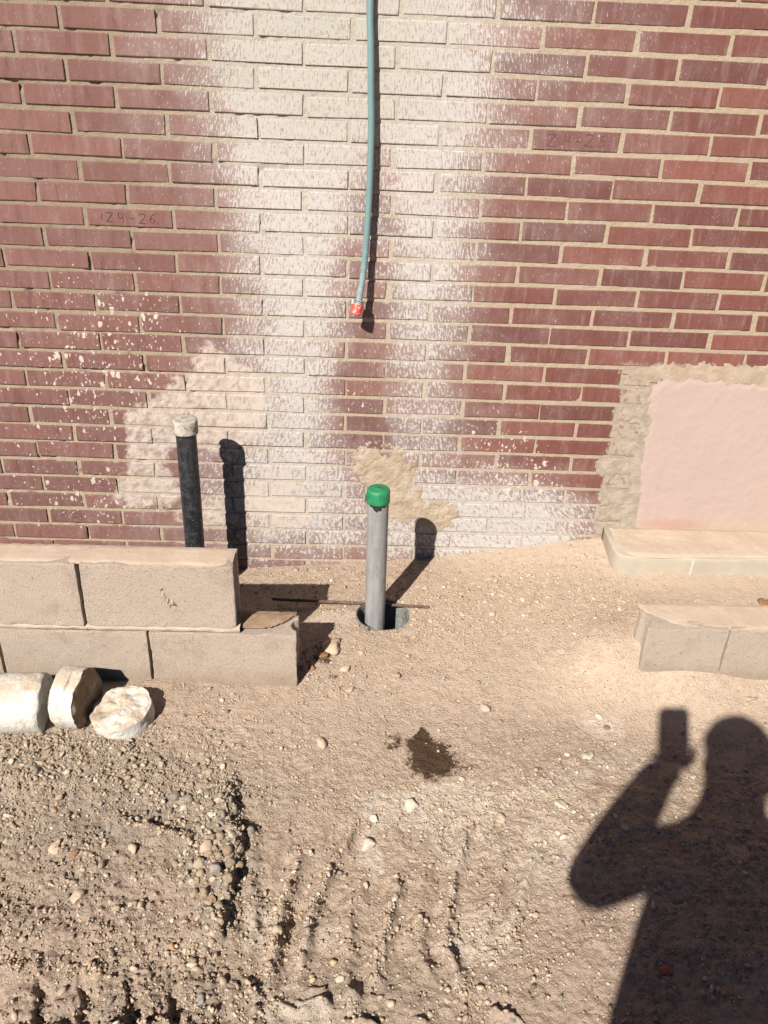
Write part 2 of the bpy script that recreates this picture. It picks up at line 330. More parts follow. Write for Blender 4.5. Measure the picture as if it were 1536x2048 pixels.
grey = sum(k * blobpx(*WP, cx, cy, rx, ry) for cx, cy, rx, ry, k in [(300, 1600, 340, 130, .65), (440, 1740, 80, 190, .95), (480, 2010, 420, 80, .65), (160, 1720, 260, 170, .5), (860, 1940, 200, 60, .35), (1400, 1800, 250, 260, .3)])  # grey soil; over the gravel it also paints in the stones' shadows
pink = sum(k * blobpx(*WP, cx, cy, rx, ry) for cx, cy, rx, ry, k in [(200, 1800, 190, 110, .7), (1180, 1860, 200, 170, .55), (120, 1960, 160, 80, .4), (1350, 1980, 220, 120, .6)])
attr = gme.color_attributes.new('soil', 'FLOAT_COLOR', 'POINT')
attr.data.foreach_set('color', np.clip(np.stack([chalk, wet, grey, pink], -1), 0, 1.5).astype(np.float32).ravel())
dusty_a = np.clip(blobpx(GPX, GPY, 1080, 1115, 270, 85) + blobpx(GPX, GPY, 1450, 1210, 320, 90) + blobpx(GPX, GPY, 1330, 1390, 330, 70) * .6 + .35 * blobpx(GPX, GPY, 950, 1300, 420, 160) + .25 * blobpx(GPX, GPY, 620, 1440, 260, 110), 0, 1)
at2 = gme.attributes.new('dust', 'FLOAT', 'POINT'); at2.data.foreach_set('value', dusty_a.astype(np.float32).ravel())
def mat_soil():
    N = NT('dry_sandy_soil', 0.95, 0.12); p = N.pos(); a = N.n('Attribute', attribute_name='soil'); sc = N.n('SeparateColor'); N.t.links.new(a.outputs['Color'], sc.inputs[0])
    c = N.mix(N.noise(p, 5.0, 4, .6), (0.455, 0.340, 0.250), (0.535, 0.412, 0.315))
    c = N.mix(N.rng(N.noise(p, 40.0, 4, .65), .40, .66, 0, .5), c, (0.375, 0.27, 0.187))
    du = N.n('Attribute', attribute_name='dust').outputs['Fac']; c = N.mix(N.math('MULTIPLY', du, .6), c, N.mix(N.noise(p, 8.0, 4, .6), (0.43, 0.33, 0.237), (0.485, 0.378, 0.278)))
    c = N.mix(N.math('MULTIPLY', sc.outputs[2], .75), c, (0.30, 0.24, 0.183))
    c = N.mix(N.math('MULTIPLY', a.outputs['Alpha'], .6), c, (0.43, 0.305, 0.245))
    ch = N.math('MULTIPLY', N.rng(N.math('ADD', N.math('MULTIPLY', sc.outputs[0], 1.35), N.math('MULTIPLY', N.math('SUBTRACT', N.noise(p, 45.0, 5, .7), .5), 1.6)), .15, .95), .8)
    c = N.mix(ch, c, (0.62, 0.52, 0.415))
    fl = N.rng(N.noise(p, 190.0, 3, .7), .57, .66, 0, .7); c = N.mix(fl, c, (0.60, 0.495, 0.385))
    dk = N.rng(N.noise(p, 150.0, 3, .7), .43, .33, 0, .6); c = N.mix(dk, c, (0.245, 0.17, 0.115))
    wt = N.rng(N.math('ADD', sc.outputs[1], N.math('MULTIPLY', N.math('SUBTRACT', N.noise(p, 110.0, 5, .8), .5), 2.0)), .15, .60)
    c = N.mix(N.math('MULTIPLY', wt, .93), c, (0.05, 0.024, 0.011))
    N.color(c); N.put(N.b.inputs['Roughness'], N.rng(wt, 0, 1, .95, .55))
    vo = N.voronoi(p, 165.0).outputs['Distance']; gate = N.math('MULTIPLY', N.rng(N.noise(p, 28.0, 3, .6), .40, .62, .25, 1.0), N.math('SUBTRACT', 1.0, N.math('MULTIPLY', du, .7)))
    N.bump(N.math('MULTIPLY', N.math('SUBTRACT', 1.0, vo), gate), .9, .0060); N.bump(N.math('MULTIPLY', N.noise(p, 300.0, 4, .85), N.math('SUBTRACT', 1.0, N.math('MULTIPLY', du, .55))), 1.0, .0050)
    return N.m
M_SOIL = mat_soil()
ground = tag(link('ground', gme, M_SOIL, smooth=True), kind='structure')
def height(x, y):
    x = np.asarray(x, float); y = np.asarray(y, float)
    i = np.clip(np.searchsorted(gx, x), 1, nx - 1); j = np.clip(np.searchsorted(gy, y), 1, ny - 1)
    return np.maximum.reduce([GZ[j, i], GZ[j - 1, i], GZ[j, i - 1], GZ[j - 1, i - 1]]) * .5 + .5 * np.minimum(GZ[j, i], GZ[j - 1, i - 1])
def ground_at(px, py):
    z = .02
    for _ in range(6):
        q = on_plane(px, py, z); z = float(height(q[0], q[1]))
    return np.array([q[0], q[1], z])

# ------------------------------------------------------------------ brick wall
BW, BH, ZR = 0.25, 0.0614, 1.66
wall = tag(empty('brick_wall', (0.8, 0, 0)), 'red brick wall splashed with white lime and plaster behind the pipes', 'wall')
wall.location = (0, 0, 0)
PANEL_X, PANEL_TOP = 1.715, 0.785
def brick_mesh(name, L, H, seed):
    r = np.random.default_rng(seed); bm = bmesh.new(); bmesh.ops.create_cube(bm, size=1)
    for v in bm.verts:
        v.co = Vector((v.co.x * L, v.co.y * .05 + .025, v.co.z * H)) + Vector((r.normal(0, .0009), r.normal(0, .0006), r.normal(0, .0007)))
    front = [e for e in bm.edges if all(v.co.y < .02 for v in e.verts)]
    bmesh.ops.bevel(bm, geom=front, offset=.0016 + r.random() * .0012, segments=2, affect='EDGES', profile=.6)
    for v in bm.verts:
        if v.co.y < .004: v.co += Vector((r.normal(0, .0005), r.normal(0, .0003), r.normal(0, .0005)))
    me = bpy.data.meshes.new(name); bm.to_mesh(me); bm.free(); me.materials.append(M_BRICK); return me
VAR = [brick_mesh('brick', .2385 + .001 * (i % 4 - 1.5), .0492 + .0006 * (i % 3 - 1), 100 + i) for i in range(12)]
spots = []
for r in range(-22, 28):
    for k in range(-14, 24):
        x = (k + .5 + (0 if r % 2 == 0 else -.5)) * BW; z = ZR - r * BH
        if x < -2.4 or x > 4.6: continue
        in_panel = z < PANEL_TOP - .02
        if in_panel and x - .12 > PANEL_X - .02 and x < 2.9: continue
        px, py = project((x, 0, z)); spots.append((r, k, x, z, px, py))
named = [s for s in spots if -95 < s[4] < 1635 and -30 < s[5] < 1160 and s[3] > -.06]
# keep the 300 that show; the rest of the wall is one joined part
named.sort(key=lambda s: max(abs(s[4] - 768) - 768, 0) + max(-s[5], 0)); named = named[:300]; nset = {(s[0], s[1]) for s in named}
rest_v, rest_f, nv = [], [], 0; special = {}
for (r, k, x, z, px, py) in spots:
    g = np.random.default_rng(abs(hash((r * 131 + k * 17 + 5000))) % 2**31); vi = int(g.integers(12))
    proud = -.0030 + .0008 * float(sstep(.5, 1.5, x)) + g.normal(0, .0005)
    jx, jz, rot = g.normal(0, .0018), g.normal(0, .0011), g.normal(0, .0035)
    L = None
    if z < PANEL_TOP - .02 and x + .12 > PANEL_X - .005 and x < 2.2: L = PANEL_X - .004 - (x - .119)      # cut brick at the jamb
    if (r, k) in nset:
        me = VAR[vi]
        if L: me = brick_mesh('brick', L, .0492, r * 7 + 900); x = PANEL_X - .004 - L / 2
        o = link('brick', me, None, wall); o.location = (x + jx, proud, z + jz); o.rotation_euler = (g.normal(0, .006), rot, g.normal(0, .004)); special[(r, k)] = o
    else:
        me = VAR[vi]; n = len(me.vertices); c = np.empty(n * 3, np.float32); me.vertices.foreach_get('co', c); c = c.reshape(-1, 3) + [x + jx, proud, z + jz]
        rest_v.append(c); rest_f += [[i + nv for i in p.vertices] for p in me.polygons]; nv += n
rest = link('brick_courses', pydata('brick_courses', np.concatenate(rest_v), rest_f), M_BRICK, wall); rest['kind'] = 'stuff'
# mortar: a rough sheet behind the brick faces
mx = np.concatenate([np.arange(-2.5, -.55, .06), np.arange(-.55, 2.4, .007), np.arange(2.4, 4.75, .06)]); mzs = np.concatenate([np.arange(-.3, -.06, .06), np.arange(-.06, 1.8, .007), np.arange(1.8, 3.05, .06)])
MX, MZ = np.meshgrid(mx, mzs); rec = .0012 - .0010 * sstep(.6, 1.5, MX) + .0008 * fbm(MX * 9, MZ * 9, 3, 3) + .0012 * fbm(MX * 50, MZ * 50, 3, 7) + .0008 * (vnoise(MX * 140, MZ * 140, 8) - .5) + .006 * sstep(.38, .62, fbm(MX * 22, MZ * 22, 3, 14)) * (1 - sstep(.2, 1.0, MX))
mi = np.arange(MX.size).reshape(MX.shape); q = np.stack([mi[:-1, :-1], mi[:-1, 1:], mi[1:, 1:], mi[1:, :-1]], -1).reshape(-1, 4)
link('mortar', npmesh('mortar', np.stack([MX, rec, MZ], -1).reshape(-1, 3), q), M_MORTAR, wall, True)
link('wall_core', pydata('wall_core', [(x, y, z) for x in (-2.5, 4.7) for y in (.05, .3) for z in (-.35, 3.05)], [(0, 1, 3, 2), (4, 6, 7, 5), (0, 4, 5, 1), (2, 3, 7, 6), (1, 5, 7, 3)]), M_MORTAR, wall)

def wall_patch(name, outline, mat, thick, step, seed, ragged=.012, slope=.35, lump=.3, y0=-.0015):
    """trowelled coat on the wall: ragged outline, feathered edge, lumpy face"""
    P = np.array(outline); x0, x1, z0, z1 = P[:, 0].min(), P[:, 0].max(), P[:, 1].min(), P[:, 1].max()
    xs = np.arange(x0 - .03, x1 + .03, step); zs = np.arange(z0 - .03, z1 + .03, step); X, Z = np.meshgrid(xs, zs)
    wx = X + ragged * fbm(X * 28, Z * 28, 4, seed) + ragged * .4 * fbm(X * 95, Z * 95, 3, seed + 11); wz = Z + ragged * fbm(X * 28, Z * 28, 4, seed + 7) + ragged * .4 * fbm(X * 95, Z * 95, 3, seed + 13)
    ins = np.zeros(X.shape, bool); n = len(P)
    for i in range(n):
        (ax, az), (bx, bz) = P[i], P[(i + 1) % n]
        c = ((az > wz) != (bz > wz)) & (wx < (bx - ax) * (wz - az) / (bz - az + 1e-12) + ax); ins ^= c
    d, _, _ = seg_dist(wx, wz, [tuple(p) for p in P] + [tuple(P[0])]); d = np.where(ins, d, -d)
    th = np.clip((d + .004) * slope, -.02, thick) * (1 + lump * fbm(X * 30, Z * 30, 4, seed + 3)) + .0028 * lump * fbm(X * 70, Z * 70, 4, seed + 5, .65) * (d > 0)
    keep = (d > -.006); Y = y0 - th; idn = -np.ones(X.shape, int); idn[keep] = np.arange(keep.sum())
    a, b, c, e = idn[:-1, :-1], idn[:-1, 1:], idn[1:, 1:], idn[1:, :-1]; ok = (a >= 0) & (b >= 0) & (c >= 0) & (e >= 0)
    return link(name, npmesh(name, np.stack([X[keep], Y[keep], Z[keep]], -1), np.stack([a[ok], b[ok], c[ok], e[ok]], -1)), mat, wall, True)
def wx(*pts): return [(lambda q: (q[0], q[2]))(on_wall(*p)) for p in pts]
M_PATCH = mat_simple('sand_cement_patch', (0.345, 0.268, 0.19), (0.41, 0.325, 0.243), 18, .95, .1, .9, .004, 240.0, ((0.33, 0.21, 0.12), 25.0, .56, .4))
def mat_pink():
    N = NT('pink_render', .8, .2); p = N.pos(); sx = N.n('SeparateXYZ'); N.put(sx.inputs[0], p)
    c = N.mix(N.noise(p, 6.0, 3), (0.36, 0.265, 0.228), (0.40, 0.298, 0.258))
    c = N.mix(N.rng(N.noise(p, 40.0, 4, .7), .58, .7, 0, .35), c, (0.33, 0.25, 0.215))
    top = N.math('ADD', sx.outputs[2], N.math('MULTIPLY', N.math('SUBTRACT', N.noise(p, 11.0, 4, .6), .5), .06))
    dirt = N.math('MAXIMUM', N.rng(top, .285, .20), N.rng(N.math('ADD', sx.outputs[0], N.math('MULTIPLY', N.math('SUBTRACT', N.noise(p, 9.0, 4, .6), .5), .25)), 2.12, 2.3, 0, .6))
    c = N.mix(N.math('MULTIPLY', dirt, .85), c, N.mix(N.noise(p, 12.0, 4), (0.36, 0.27, 0.195), (0.41, 0.315, 0.235)))
    c = N.mix(N.rng(N.wallblob(p, 1345, 1047, 75, 12), 0, 1, 0, .55), c, (0.37, 0.20, 0.165))
    c = N.mix(N.rng(N.noise(p, 24.0, 2, .5), .73, .76, 0, .5), c, (0.33, 0.22, 0.18))
    N.color(c); N.bump(N.noise(p, 22.0, 4, .55, .3), .35, .006); N.bump(N.noise(p, 220.0, 3, .6), .25, .0015)
    return N.m
wall_patch('mortar_patch', wx((700, 902), (735, 892), (790, 903), (822, 928), (836, 960), (830, 985), (850, 1000), (895, 1015), (918, 1035), (890, 1062), (850, 1052), (800, 1045), (762, 1020), (726, 985), (710, 950)), M_PATCH, .0030, .0025, 3, .044, .07, .9, -.0030)
tan_band = [(1.61, .752), (1.66, .772), (1.76, .785), (2.0, .79), (2.95, .79), (2.95, .70), (2.05, .71), (1.9, .725), (1.75, .735), (1.69, .72)]
wall_patch('render_band', tan_band, M_PATCH, .0018, .005, 21, .026, .10, .5, -.0034)
wall_patch('render_panel', [(1.722, .705), (1.745, .735), (1.86, .742), (2.0, .738), (2.12, .728), (2.95, .728), (2.95, .10), (1.765, .10), (1.758, .22), (1.742, .40), (1.728, .55)], mat_pink(), .0030, .005, 33, .018, .12, .2, -.0038)
M_JAMB = mat_simple('grey_cement_coat', (0.285, 0.235, 0.18), (0.37, 0.305, 0.237), 30, .95, .1, .8, .004, 200.0, ((0.28, 0.17, 0.12), 60.0, .60, .5))
for i, (r, xa, xb) in enumerate([(20, 1.60, 1.735), (22, 1.625, 1.76), (23, 1.63, 1.76), (24, 1.69, 1.77), (17, 1.66, 1.72), (19, 1.675, 1.735)]):
    zc = ZR - r * BH; wall_patch('cement_coat', [(xa, zc - .027), (xb, zc - .029), (xb + .006, zc + .026), (xa - .004, zc + .025)], M_JAMB, .0018, .003, 50 + i, .020, .12, .6, -.0034)
wall_patch('cement_coat', [(1.71, .14), (1.775, .14), (1.772, .30), (1.752, .5), (1.735, .68), (1.70, .70), (1.705, .5), (1.71, .3)], M_JAMB, .0018, .003, 77, .024, .12, .5, -.0034)

# handwritten numbers on two bricks
M_INK = mat_simple('dark_marker_ink', (0.055, 0.03, 0.028), (0.085, 0.05, 0.045), 200, .8, .2, 0)
GLYPH = {'2': [[(0, .85), (.25, 1), (.7, .95), (.75, .7), (.35, .3), (0, .02), (.45, .04), (.85, .0)]], '4': [[(.1, 1), (.05, .5), (.3, .4), (.75, .45)], [(.72, .95), (.68, .4), (.8, 0)]],
         '-': [[(0, .5), (.4, .44), (.85, .42)]], '6': [[(.8, .95), (.35, .7), (.1, .3), (.3, .02), (.7, .1), (.75, .35), (.45, .5), (.15, .35)]], '/': [[(.6, .9), (.45, .5), (.4, .15)]],
         'z': [[(.05, .92), (.5, .95), (.85, .92), (.45, .5), (0, .04), (.45, .05), (.9, .02)]], '0': [[(.4, .95), (.1, .7), (.12, .25), (.5, .05), (.8, .35), (.78, .75), (.4, .95)]], '5': [[(.8, .95), (.3, .9), (.25, .55), (.65, .5), (.75, .2), (.4, .0), (.05, .1)]]}
M_INK2 = mat_simple('faded_marker_ink', (0.075, 0.032, 0.03), (0.12, 0.05, 0.042), 90, .8, .2, 0)
def writing(brick, items, th, ink=None):
    vs, fs = [], []
    for ch, x, z, wd, hh in items:
        for st in GLYPH[ch]:
            pts = [np.array((x + a * wd, z + b * hh)) for a, b in st]
            fine = [p for a, b in zip(pts[:-1], pts[1:]) for p in (a, (a * 2 + b) / 3, (a + 2 * b) / 3)] + [pts[-1]]
            for i, p in enumerate(fine):
                t = fine[min(i + 1, len(fine) - 1)] - fine[max(i - 1, 0)]; t = t / (np.linalg.norm(t) + 1e-9); nn = np.array((-t[1], t[0])) * th * (.7 + .5 * rng.random())
                if i: b = len(vs); fs.append((b - 2, b - 1, b + 1, b))
                vs += [(*(p + nn), ), (*(p - nn), )]
    v3 = [(p[0], -.0007, p[1]) for p in vs]; o = link('handwriting', pydata('handwriting', v3, fs), ink or M_INK, brick); return o
b1 = special.get((8, 0)); b2 = special.get((5, 5))
for (r, k), o in special.items():
    px, py = project(o.location)
    if abs(px - 260) < 30 and abs(py - 432) < 18: b1 = o
    if abs(px - 1152) < 30 and abs(py - 284) < 18: b2 = o
H_ = .028
writing(b1, [('/', -.085, -.012, .012, .022), ('z', -.066, -.013, .022, H_), ('4', -.033, -.013, .02, H_), ('-', .001, -.008, .017, .016), ('2', .026, -.014, .023, H_ * .95), ('6', .055, -.012, .02, H_)], .0011)
writing(b2, [('z', -.082, -.016, .03, .033), ('4', -.033, -.014, .019, .031), ('-', -.001, -.006, .014, .014), ('2', .024, -.012, .03, .03), ('5', .062, -.013, .024, .03)], .0010, M_INK2)

# ------------------------------------------------------------------ concrete blocks
def block_mesh(name, L, D, H, cup_r=False, cup_l=False, seed=0, nx_=40, nz_=20):
    """concrete block, front face at y=0 going back to +D; ends may carry the moulded half-round groove; edges crumbly"""
    r = np.random.default_rng(seed); bm = bmesh.new()
    def edge(sgn):
        x = L / 2 * sgn
        return [(x, .002), (x, D * .2), (x - sgn * .012, D * .32), (x - sgn * .018, D * .5), (x - sgn * .012, D * .68), (x, D * .8), (x, D - .002)]
    re = edge(1) if cup_r else [(L / 2, .0), (L / 2, D)]; le = edge(-1) if cup_l else [(-L / 2, .0), (-L / 2, D)]
    out = re + le[::-1]
    # front edge subdivided for crumbly relief
    n = 24; fr = [(-L / 2 + L * i / n, 0) for i in range(1, n)]
    out = out + fr
    m = 12; rings = [[bm.verts.new((x, y, H * j / m)) for x, y in out] for j in range(m + 1)]
    for a, b in zip(rings[:-1], rings[1:]):
        for i in range(len(out)): bm.faces.new((a[i], a[(i + 1) % len(out)], b[(i + 1) % len(out)], b[i]))
    bm.faces.new(rings[-1]); bm.faces.new(rings[0][::-1]); bm.normal_update()
    be = [e for e in bm.edges if e.calc_face_angle(0) > .7]
    bmesh.ops.bevel(bm, geom=be, offset=.0035, segments=2, affect='EDGES', profile=.6)
    for v in bm.verts:
        c = v.co; nn = fbm(np.array(c.x * 35 + seed), np.array(c.z * 35 + c.y * 30), 3, seed); ed = min(abs(c.z), abs(H - c.z), abs(abs(c.x) - L / 2)) < .006
        k = .0004 if not ed else .0034
        v.co += v.normal * float(nn) * k if v.normal.length > 0 else Vector()
    me = bpy.data.meshes.new(name); bm.to_mesh(me); bm.free(); return me
def mat_block(name, a, b, dustc=None):
    N = NT(name, .95, .12); p = N.pos(); oi = N.n('ObjectInfo').outputs['Random']
    c = N.mix(N.noise(p, 7.0, 4, .6), a, b)
    c = N.mix(N.math('MULTIPLY', oi, .3), c, (0.56, 0.43, 0.335))
    c = N.mix(N.rng(N.noise(p, 16.0, 3, .6), .58, .72, 0, .3), c, (0.47, 0.345, 0.255))
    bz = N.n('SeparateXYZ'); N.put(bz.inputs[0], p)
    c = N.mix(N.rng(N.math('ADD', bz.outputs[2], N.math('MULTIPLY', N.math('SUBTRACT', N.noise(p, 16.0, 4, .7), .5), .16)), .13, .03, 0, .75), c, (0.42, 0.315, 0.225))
    c = N.mix(N.rng(N.noise(p, 11.0, 5, .7), .52, .66, 0, .5), c, (0.44, 0.355, 0.285))
    c = N.mix(N.rng(N.noise(p, 120.0, 3, .6), .64, .70, 0, .6), c, (0.25, 0.185, 0.14))
    c = N.mix(N.rng(N.noise(p, 230.0, 3, .7), .43, .33, 0, .6), c, (0.24, 0.175, 0.13))
    c = N.mix(N.rng(N.noise(p, 210.0, 3, .7), .60, .70, 0, .5), c, (0.58, 0.49, 0.40))
    N.color(c); N.bump(N.noise(p, 265.0, 4, .9), 1.0, .0090)
    return N.m
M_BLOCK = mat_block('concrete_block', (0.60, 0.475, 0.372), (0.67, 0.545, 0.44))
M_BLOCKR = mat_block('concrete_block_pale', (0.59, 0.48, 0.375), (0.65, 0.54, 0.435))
M_BED = mat_simple('bedding_mortar', (0.40, 0.325, 0.25), (0.47, 0.39, 0.305), 30, .95, .1, .9, .004, 180.0)
M_DIRT = mat_simple('settled_dirt', (0.25, 0.165, 0.105), (0.34, 0.24, 0.16), 22, .97, .08, .8, .004, 260.0, ((0.15, 0.075, 0.035), 35.0, .60, .5))
M_DUST = mat_simple('settled_pale_dust', (0.43, 0.33, 0.245), (0.48, 0.378, 0.288), 9, .97, .08, .5, .003, 260.0, ((0.26, 0.165, 0.105), 150.0, .68, .5))
def dirt_layer(name, outline_fn, x0, x1, y0, y1, z, th, mat, parent, seed, step=.005):
    xs = np.arange(x0, x1, step); ys = np.arange(y0, y1, step); X, Y = np.meshgrid(xs, ys)
    d = outline_fn(X + .0025 * fbm(X * 60, Y * 60, 4, seed, .65), Y + .0022 * fbm(X * 60, Y * 60, 4, seed + 2, .65))       # >0 inside, metres
    keep = d > -.004; Z = z + np.clip((d) * .3, -.003, th) * (.8 + .35 * fbm(X * 18, Y * 18, 3, seed + 4)) + .0008 * fbm(X * 90, Y * 90, 3, seed + 6) * (d > .002)
    idn = -np.ones(X.shape, int); idn[keep] = np.arange(keep.sum()); a, b, c, e = idn[:-1, :-1], idn[:-1, 1:], idn[1:, 1:], idn[1:, :-1]; ok = (a >= 0) & (b >= 0) & (c >= 0) & (e >= 0)
    return link(name, npmesh(name, np.stack([X[keep], Y[keep], Z[keep]], -1), np.stack([a[ok], b[ok], c[ok], e[ok]], -1)), mat, parent, True)
def rect(x0, x1, y0, y1): return lambda X, Y: np.minimum(np.minimum(X - x0, x1 - X), np.minimum(Y - y0, y1 - Y))
YF, BD = -.685, .098
bwall = tag(empty('block_wall', (0.0, YF + .05, 0)), 'low dusty concrete block wall of two stepped courses in front of black pipe', 'wall')
def place(parent, name, me, x, y, z, mat, ry=0.0, rz=0.0):
    o = link(name, me, mat, parent); o.location = Vector((x, y, z)) - parent.location; o.rotation_euler = (0, ry, rz); return o
LB, HB = .394, .190
for i, x in enumerate((.4785 - LB / 2, .4785 - LB * 1.5 - .008, .4785 - LB * 2.5 - .016, .4785 - LB * 3.5 - .024)):
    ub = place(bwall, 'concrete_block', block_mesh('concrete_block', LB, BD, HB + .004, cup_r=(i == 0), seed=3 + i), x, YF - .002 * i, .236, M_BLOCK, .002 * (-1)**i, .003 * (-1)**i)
    if i == 0: UPPER = ub
for i, x in enumerate((.640 - LB / 2, .640 - LB * 1.5 - .008, .640 - LB * 2.5 - .016, .640 - LB * 3.5 - .024)):
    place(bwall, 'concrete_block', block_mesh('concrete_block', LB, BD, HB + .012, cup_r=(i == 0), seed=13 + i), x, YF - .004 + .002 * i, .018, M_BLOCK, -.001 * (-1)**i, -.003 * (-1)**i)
# bed joint, squeezed out a little along the front
def strip(name, x0, x1, y0, y1, z0, z1, mat, parent, seed, step=.008):
    xs = np.arange(x0, x1 + step, step); prof = [(y1, z0), (y0 + .001, z0), (y0 - .002, z0 + (z1 - z0) * .35), (y0 - .0015, z0 + (z1 - z0) * .7), (y0 + .002, z1), (y1, z1)]
    V = np.array([[(x, y - .0035 * (fbm(np.array(x * 40), np.array(j * 2.1), 3, seed)) * (0 < j < 5), z + .002 * fbm(np.array(x * 60), np.array(j * 1.7), 2, seed + 4)) for j, (y, z) in enumerate(prof)] for x in xs], float)
    n, m = V.shape[:2]; ii = np.arange(n * m).reshape(n, m); f = np.stack([ii[:-1, :-1], ii[1:, :-1], ii[1:, 1:], ii[:-1, 1:]], -1).reshape(-1, 4)
    o = link(name, npmesh(name, V.reshape(-1, 3) - np.array(parent.location), f), mat, parent, True); return o
strip('bedding_mortar', -1.12, .484, YF + .003, YF + .085, .219, .2385, M_BED, bwall, 5)
d1 = dirt_layer('settled_dirt', rect(-1.1, .474, YF + .007, YF + .096), -1.12, .49, YF - .005, YF + .105, .4285, .0035, M_DUST, bwall, 3); d1.location = -bwall.location
def oval(X, Y):                                   # dirt lying in the open end of the lower block
    return np.minimum(np.minimum(X - .486, .632 - X), np.minimum(Y - (YF + .018 + .06 * np.clip((X - .54) / .09, 0, 1)**2), YF + .093 - Y))
d2 = dirt_layer('settled_dirt', oval, .47, .65, YF, YF + .1, .2275, .007, M_DIRT, bwall, 9, .004); d2.location = -bwall.location
def broken_spot(block, pts, mat):
    vs, fs = [], []; bv, bf = ICO0
    for (px, py, r0) in pts:
        q = on_wall(px, py, YF) - np.array(bwall.location) - np.array(block.location); g = np.random.default_rng(int(px * 7 + py)); n = len(vs)
        v = bv * (1 + .35 * g.normal(size=(len(bv), 1))) * (r0, r0 * .7, r0 * 1.3) + (q[0], .001, q[2]); vs += [tuple(p) for p in v]; fs += [tuple(f + n) for f in bf]
    return link('broken_spot', pydata('broken_spot', vs, fs), mat, block)
_b = bmesh.new(); bmesh.ops.create_icosphere(_b, subdivisions=1, radius=1); ICO0 = (np.array([v.co for v in _b.verts]), np.array([[v.index for v in f.verts] for f in _b.faces])); _b.free()
broken_spot(UPPER, [(322, 1180, .006), (325, 1190, .007), (330, 1198, .006), (336, 1202, .007), (345, 1206, .0075), (328, 1186, .004), (340, 1212, .004)], mat_simple('fresh_break', (.10, .085, .07), (.40, .33, .26), 120, .95, .1, .5, .002, 300.0))

# ------------------------------------------------------------------ right: kerb blocks and step
YK = -.622
kerb = tag(empty('block_kerb', (1.9, YK + .05, 0)), 'pale concrete block kerb half buried in dust below the pink panel', 'kerb')
for i, x in enumerate((1.622 + .115, 1.622 + .23 + .006 + .197, 1.622 + .23 + .012 + .394 * 1.5, 1.622 + .236 + .018 + .394 * 2.5)):
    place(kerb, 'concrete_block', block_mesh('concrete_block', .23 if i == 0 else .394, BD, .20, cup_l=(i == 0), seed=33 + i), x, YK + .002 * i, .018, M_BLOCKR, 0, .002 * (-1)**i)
d3 = dirt_layer('settled_dirt', lambda X, Y: np.minimum(np.minimum(X - 1.628, 3.2 - X), np.minimum(Y - (YK + .005 + .075 * np.clip((1.74 - X) / .11, 0, 1)**1.6), YK + .13 - Y)), 1.6, 3.25, YK, YK + .14, .2165, .004, M_DUST, kerb, 29); d3.location = -kerb.location
step = tag(empty('concrete_step', (1.9, -.1, 0.1)), 'pale concrete step at the foot of the pink panel', 'step')
def step_mesh():
    bm = bmesh.new(); out = [(1.65, -.03), (1.648, -.15), (1.655, -.178), (1.672, -.195), (1.70, -.201)] + [(1.70 + .05 * i, -.201 + .004 * math.sin(i * .9)) for i in range(1, 32)] + [(3.25, -.01), (1.65, -.003)]
    rings = [[bm.verts.new((x, y, z)) for x, y in out] for z in (.03, .09, .12, .15, .18, .196)]
    for a, b in zip(rings[:-1], rings[1:]):
        for i in range(len(out)): bm.faces.new((a[i], a[(i + 1) % len(out)], b[(i + 1) % len(out)], b[i]))
    bm.faces.new(rings[-1]); bm.normal_update()
    bmesh.ops.bevel(bm, geom=[e for e in bm.edges if e.calc_face_angle(0) > .6 and all(v.co.z > .19 for v in e.verts)], offset=.004, segments=2, affect='EDGES', profile=.5)
    for v in bm.verts: v.co += v.normal * float(fbm(np.array(v.co.x * 14), np.array(v.co.z * 20 + v.co.y * 9), 3, 5)) * .003
    me = bpy.data.meshes.new('step_body'); bm.to_mesh(me); bm.free(); return me
M_STEP = mat_simple('pale_concrete', (0.35, 0.30, 0.23), (0.42, 0.365, 0.285), 6, .9, .15, .5, .003, 220.0, ((0.36, 0.32, 0.25), 9.0, .54, .5))
so_ = link('step_body', step_mesh(), M_STEP, step, True); so_.location = -step.location
sc_ = place(step, 'paint_mark', pydata('paint_mark', [(x, y, z) for y in (0, .004) for x, z in ((-.0018, 0), (.0018, 0), (.0040, .064), (.0006, .064))], [(3, 2, 1, 0), (4, 5, 6, 7), (0, 1, 5, 4), (1, 2, 6, 5), (2, 3, 7, 6), (3, 0, 4, 7)]), *on_wall(1378, 1154, -.206), mat_simple('white_paint', (.52, .48, .41), (.58, .54, .46), 80, .8, .2, 0))
d4 = dirt_layer('settled_dirt', lambda X, Y: np.minimum(np.minimum(X - 1.662 - .05 * np.clip((-.12 - Y) / .08, 0, 1)**2, 3.2 - X), np.minimum(Y + .197, .0 - Y)), 1.62, 3.25, -.205, .0, .1950, .006, M_DUST, step, 41); d4.location = -step.location

